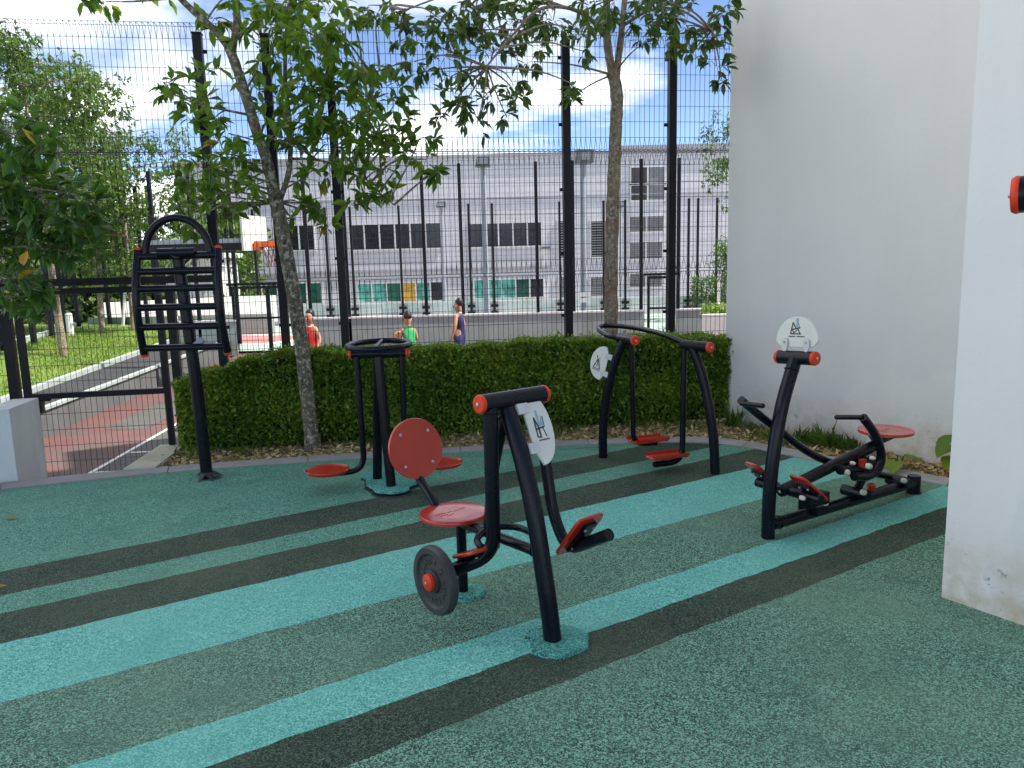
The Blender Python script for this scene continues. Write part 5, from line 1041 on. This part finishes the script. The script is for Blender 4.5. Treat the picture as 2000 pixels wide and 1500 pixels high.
# --- floodlight poles
def flood(label, x, y, z, w, h, r, yaw=0.0, sign=False):
    t = thing('floodlight_pole', label, 'lamp post', (x, y, -0.5), 'floodlights round the court')
    b = MB(); b.tube([V((x, y, -0.5)), V((x, y, z))], [r*1.15, r*0.85], 12); b.build('pole', M['lamp_grey'], t)
    b = MB(); ux = V((math.cos(yaw), math.sin(yaw), 0)); b.plate([(-w/2, -h/2), (w/2, -h/2), (w*0.5, h/2), (-w*0.36, h/2)], (x, y, z+h/2), ux, (0,0,1), 0.4, 0.02); hd = b.build('lamp_head', M['lamp_head'], t)
    b = MB(); b.box((x, y-0.21, z+h/2), (w*0.7, 0.01, h*0.6)); b.build('lens', M['lamp_grey'], hd)
    if sign:
        for z_ in (0.62, 0.78):
            b = MB(); b.box((x, y-r-0.01, z_), (0.30, 0.01, 0.12)); b.build('notice', M['white'], t)
flood('floodlight pole with square head left of the thick fence post', -0.632, 21.0, 4.201, 0.40, 0.25, 0.075)
flood('floodlight pole with slanted head beside the tan trunk', 2.015, 21.0, 4.229, 0.52, 0.33, 0.09, 0.2, True)
flood('small distant floodlight above the dark window band', -3.038, 36.0, 4.274, 0.45, 0.25, 0.08)
flood('small distant floodlight right of the tan trunk', 5.173, 36.0, 4.098, 0.35, 0.25, 0.07)

# --- basketball stand
HY = 14.2
hs = thing('basketball_hoop', 'basketball stand with cream backboard and orange rim behind the trunk', 'basketball hoop', (-6.618, HY, -0.45))
hx = -6.455; hz_ = 2.044
b = MB(); b.box((hx, HY, (hz_-0.45)/2), (0.10, 0.10, hz_+0.45)); b.build('post', M['fence'], hs)
b = MB(); b.bb(hx-0.07, -4.664, HY-0.07, HY+0.07, hz_-0.03, hz_+0.10); b.build('arm', M['fence'], hs)
b = MB(); b.bb(hx-0.05, -4.664, HY-0.05, HY+0.05, hz_+0.101, hz_+0.18); b.build('arm', M['lamp_grey'], hs)  # paler bar paints the sunlit top of the arm
b = MB(); b.tube([V((hx, HY, hz_-0.7)), V((hx+0.75, HY, hz_-0.05))], 0.03, 8); b.tube([V((hx, HY, hz_+0.6)), V((hx+0.9, HY, hz_+0.1))], 0.025, 8); b.tube([V((hx, HY, hz_-0.3)), V((hx, HY, hz_+0.62))], 0.05, 8); b.build('brace', M['fence'], hs)
bx = -4.602
b = MB(); b.box((bx, HY, hz_+0.26), (0.04, 0.80, 0.62), V((0.97, -0.24, 0)), V((0.24, 0.97, 0))); bo = b.build('backboard', M['sign'], hs)
rx = bx+0.34; ry = HY-0.08; rz_ = hz_+0.06
b = MB(); b.tube([V((rx+0.225*math.cos(a), ry+0.225*math.sin(a), rz_)) for a in np.linspace(0, 2*math.pi, 28, endpoint=False)], 0.022, 8, closed=True); b.box((bx+0.08, ry+.02, rz_-0.02), (0.12, 0.16, 0.16)); rm_ = b.build('rim', M['hoop'], hs)
b = MB(); b.lathe([(0.245, -0.05), (0.245, 0.05), (0.24, 0.05), (0.24, -0.05)], (rx, ry, rz_), (0,0,1), 24); b.build('rim_band', M['hoop'], rm_)
segs = []
for k in range(12):
    for s in (1, -1):
        pr = [(0.22, 0), (0.17, -.13), (0.13, -.26), (0.11, -.40)]
        for j in range(3):
            a0, a1 = 2*math.pi*(k+s*j*.5)/12, 2*math.pi*(k+s*(j+1)*.5)/12
            segs.append(((rx+pr[j][0]*math.cos(a0), ry+pr[j][0]*math.sin(a0), rz_+pr[j][1]), (rx+pr[j+1][0]*math.cos(a1), ry+pr[j+1][0]*math.sin(a1), rz_+pr[j+1][1])))
wires('net', segs, 0.006, M['net'], rm_)

# --- white goal frames, post
gl = thing('goal_frame', 'white goal frame beside the white building edge', 'goal', (7.059, 26, -0.5))
gx_ = 7.008; gz_ = 1.089
for q in ((gx_, gx_+.09, -0.5, gz_), (gx_+2.4, gx_+2.49, -0.5, gz_)):
    b = MB(); b.bb(q[0], q[1], 26, 26.09, q[2], q[3]); b.build('upright', M['white'], gl)
b = MB(); b.bb(gx_, gx_+2.49, 26, 26.09, gz_+.001, gz_+.09); b.build('crossbar', M['white'], gl)
bp = thing('bollard', 'white pipe post on the lawn beside a slim trunk', 'bollard', (-11.592, 20.242, 0.000))
p_ = V((-11.592, 20.242, 0.000)); b = MB(); b.tube([p_, p_+V((0,0,0.62))], 0.085, 14); b.build('pipe', M['white'], bp); b = MB(); b.sphere(tuple(p_+V((0,0,0.62))), 0.086, 14, 8, (1,1,.5)); b.build('cap', M['white'], bp)
g2 = thing('goal_frame', 'thin white leaning goal frame behind the lawn trees', 'goal', (-10.885, 21.564, 0.000))
p_ = V((-11.594, 23.000, 0.043)); b = MB(); b.tube([p_, p_+V((0.18, 0, 1.1))], 0.045, 8); b.build('upright', M['white'], g2); b = MB(); b.tube([p_+V((0.18, 0, 1.1)), p_+V((1.3, 0.4, 1.1))], 0.04, 8); b.build('crossbar', M['white'], g2)
b = MB(); b.tube([p_+V((1.3, 0.4, 1.1)), p_+V((1.5, 0.4, 0))], 0.045, 8); b.build('upright', M['white'], g2)
pb_ = thing('site_cabin', 'low pale cabin seen between trunks beyond the lawn', 'cabin', (-14.0, 33, 0))
b = MB(); b.bb(-14.6, -12.2, 33, 35, -0.5, 2.2); b.build('wall', M['pale'], pb_); b = MB(); b.bb(-14.8, -12.0, 32.8, 35.2, 2.201, 2.4); b.build('roof', M['white'], pb_)
# clipped shrub and low wall right of the narrow gate
b = MB(); b.bb(4.283, 7.5, 17.0, 17.2, -0.5, 0.431); o = b.build('side_wall', M['pale']); tag(o, 'short pale wall below the small clipped shrub by the white building', 'wall')
sh = thing('clipped_shrub', 'small clipped shrub on the pale wall by the white building', 'shrub', (4.673, 17.5, 0.3))
N = 5000; xs_ = rng.uniform(4.462, 7.2, N); P_ = np.stack([xs_, rng.uniform(17.22, 18.2, N), rng.uniform(0.25, 0.611, N)], 1)
leaves('foliage', P_, rng.normal(0,1,(N,3))+np.array([0,-.2,.4]), rng.uniform(.05,.09,N), .7, np.clip(rng.normal(.6,.2,N),0,1), M['leaf_h'], sh, True)
sh2 = thing('clipped_shrub', 'far low shrub row behind the far court fence posts', 'shrub', (8.8, 30.6, 0))
N = 4000; P_ = np.stack([rng.uniform(7.191, 11.5, N), rng.uniform(30.3, 30.9, N), rng.uniform(-0.1, 0.95, N)], 1)
leaves('foliage', P_, rng.normal(0,1,(N,3)), rng.uniform(.09,.15,N), .7, np.clip(rng.normal(.6,.2,N),0,1), M['leaf_d'], sh2, True)

# ------------------------------------------------------------------ the three boys
def skinmesh(name, chains, m, parent, sub=2):
    """one continuous surface grown round connected joints: chains of (x,y,z,r); equal points merge"""
    pts = []; rad = []; edges = []; key = {}
    def idx(q):
        k = tuple(round(c, 4) for c in q[:3])
        if k not in key: key[k] = len(pts); pts.append(q[:3]); rad.append(q[3])
        return key[k]
    for ch in chains:
        ii_ = [idx(q) for q in ch]; edges.extend((ii_[j], ii_[j+1]) for j in range(len(ii_)-1) if ii_[j] != ii_[j+1])
    off = V(parent['_o']); me = bpy.data.meshes.new(name); me.from_pydata([tuple(V(p)-off) for p in pts], edges, []); me.update()
    o = link(name, me, m, parent, off); sk = o.modifiers.new('skin', 'SKIN'); sk.use_smooth_shade = True
    for i, sv in enumerate(me.skin_vertices[0].data):
        r_ = rad[i]; sv.radius = r_ if isinstance(r_, tuple) else (r_, r_); sv.use_root = (i == 0)
    sb_ = o.modifiers.new('subdivision', 'SUBSURF'); sb_.levels = sub; sb_.render_levels = sub
    return o
def boy(label, base, H_, yaw, jersey, shorts, arms, tilt=0.0, bend=0.0, trim='white'):
    t = thing('person', label, 'person', base, 'boys playing on the court'); s = H_/1.5; B = V(base); ca, sa_ = math.cos(yaw), math.sin(yaw)
    def W(x, y, z, r):  # x right of the boy, y forward
        y = y + bend*max(0, z-0.75)
        return (B.x+(x*ca - y*sa_)*s, B.y+(x*sa_ + y*ca)*s, B.z+z*s, tuple(q*s for q in r) if isinstance(r, tuple) else r*s)
    hip = W(0,0,.78,(.115,.085)); waist = W(0,0,.92,(.105,.075)); chest = W(0,0.0,1.10,(.12,.085)); neck0 = W(0,0,1.215,(.055,.05)); neck1 = W(0,.005,1.255,(.052,.050)); 
    head0 = W(0,.012,1.30,(.076,.082)); head1 = W(0,.016,1.365,(.094,.104)); head2 = W(0,.012,1.44,(.088,.100)); head3 = W(0,.008,1.495,(.05,.06))
    chains = [[hip, waist, chest, neck0, neck1, head0, head1, head2, head3]]
    for sgn, A in ((-1, arms[0]), (1, arms[1])):
        sh_ = W(sgn*.125, 0, 1.165, .048); el = W(*A[0], .041); wrp = W(*A[1], .030); hd = W(*A[2], .030)
        chains.append([chest, sh_, el, wrp, hd])
        fd = V(hd[:3])-V(wrp[:3]); fd.normalize()
        for k in range(4):
            o_ = V((-fd.y, fd.x, 0))*0.012*s*(k-1.5); q = V(hd[:3])+fd*0.05*s+o_; q2 = V(hd[:3])+fd*(0.085+0.01*(k in (1,2)))*s+o_-V((0,0,.01)); chains.append([hd, (*q, .009*s), (*q2, .007*s)])
        tq = V(hd[:3])+fd*0.02*s+V((-fd.y, fd.x, 0))*0.035*s*sgn+V((0,0,.015)); chains.append([hd, (*tq, .010*s)])
    for sgn in (-1, 1):
        chains.append([hip, W(sgn*.075, 0, .70, .078), W(sgn*.085, .01, .42, .052), W(sgn*.085, -.01, .22, .043), W(sgn*.085, -.01, .06, .030), W(sgn*.09, .08, .03, .030)])
    body = skinmesh('body', chains, M['skin'], t)
    skinmesh('jersey', [[W(0,0,.64,(.150,.112)), W(0,0,.76,(.146,.108)), W(0,0,.92,(.132,.098)), W(0,0,1.08,(.148,.105)), W(0,0,1.19,(.105,.082))], [W(0,0,1.08,(.148,.105)), W(-.10,0,1.185,.052)], [W(0,0,1.08,(.148,.105)), W(.10,0,1.185,.052)]], M[jersey], t)
    skinmesh('shorts', [[W(0,0,.90,(.125,.09)), W(0,0,.80,(.135,.10)), W(0,0,.70,(.13,.10)), W(-.085,0,.62,.095), W(-.09,0.01,.44,.09)], [W(0,0,.70,(.13,.10)), W(.085,0,.62,.095), W(.09,.01,.44,.09)]], M[shorts], t)
    skinmesh('hair', [[W(0,-.045,1.375,(.086,.072)), W(0,-.026,1.445,(.101,.103)), W(0,-.004,1.505,(.092,.104)), W(0,.03,1.54,(.05,.06))]], M['hair'], t)
    f_ = V((-sa_, ca, 0)); r_ = V((ca, sa_, 0)); hc = V(head1[:3])
    b = MB()
    for sgn in (-1, 1): b.sphere(tuple(hc + f_*.098*s + r_*.036*s*sgn + V((0,0,.024*s))), .012*s, 8, 6)
    b.build('eyes', M['hair'], t)
    b = MB(); b.sphere(tuple(hc + f_*.106*s + V((0,0,-.002*s))), .016*s, 8, 6, (1,1,1.4))
    for sgn in (-1, 1): b.sphere(tuple(hc + r_*.092*s*sgn + V((0,0,.01*s))), .022*s, 8, 6, (.6,1,1.3))
    b.build('nose_and_ears', M['skin'], t)
    b = MB(); b.box(tuple(hc + f_*.092*s + V((0,0,-.045*s))), (.045*s, .012*s, .010*s), r_, f_); b.build('mouth', M['jred'], t)
    b = MB(); c_ = V(W(0,.0,1.222,.1)[:3]); b.tube([c_ + r_*.066*s*math.cos(a) + f_*.060*s*math.sin(a) + V((0,0,-.02*s*math.sin(a))) for a in np.linspace(0, 2*math.pi, 20, endpoint=False)], .009*s, 6, closed=True); b.build('collar_trim', M[trim], t)
    b = MB(); b.box(tuple(V(W(0,.112,1.10,.1)[:3])), (.07*s, .004, .012*s), r_, f_); b.build('chest_mark', M[trim], t)
    return t, W
down = ((-.20, .0, .93), (-.215, .05, .73), (-.21, .07, .68))
boy('boy in red basketball kit standing beside the mottled trunk', (-3.624, 13.9, -0.45), 1.33, R(160), 'jred', 'jred', (((-.19, -.03, .95), (-.20, .07, .78), (-.17, .12, .73)), ((.19, -.02, .93), (.20, .05, .74), (.19, .08, .68))))
_, Wg = boy('boy in green vest holding a basketball, seen from behind', (-1.797, 13.6, -0.45), 1.27, R(28), 'jgreen', 'jgreen', (((-.20, .06, .95), (-.17, .26, .93), (-.14, .31, .95)), ((.20, .06, .95), (.05, .26, .92), (.0, .31, .92))), bend=0.12, trim='jgreen')
boy('boy in navy basketball vest facing left', (-1.030, 15.4, -0.45), 1.40, R(68), 'jnavy', 'jnavy', (((-.21, .0, .94), (-.25, .06, .74), (-.25, .09, .67)), ((.21, -.02, .93), (.25, .05, .74), (.25, .08, .67))))
bq = V(Wg(-0.08, .345, .985, .1)[:3])
b = MB(); b.sphere(tuple(bq), 0.12, 24, 16); bo_ = b.build('basketball', M['ballm']); tag(bo_, 'orange basketball held by the boy in green', 'ball')
b = MB()
for ax in ((1,0,0), (0,1,0), (0.6,0.6,.5)):
    a_ = V(ax).normalized(); u_ = a_.orthogonal().normalized(); w_ = a_.cross(u_); b.tube([bq + (u_*math.cos(t)+w_*math.sin(t))*0.1205 for t in np.linspace(0, 2*math.pi, 28, endpoint=False)], 0.003, 4, closed=True)
b.build('seam', M['hair'], bo_)
for o in bpy.data.objects:
    if '_o' in o: del o['_o']
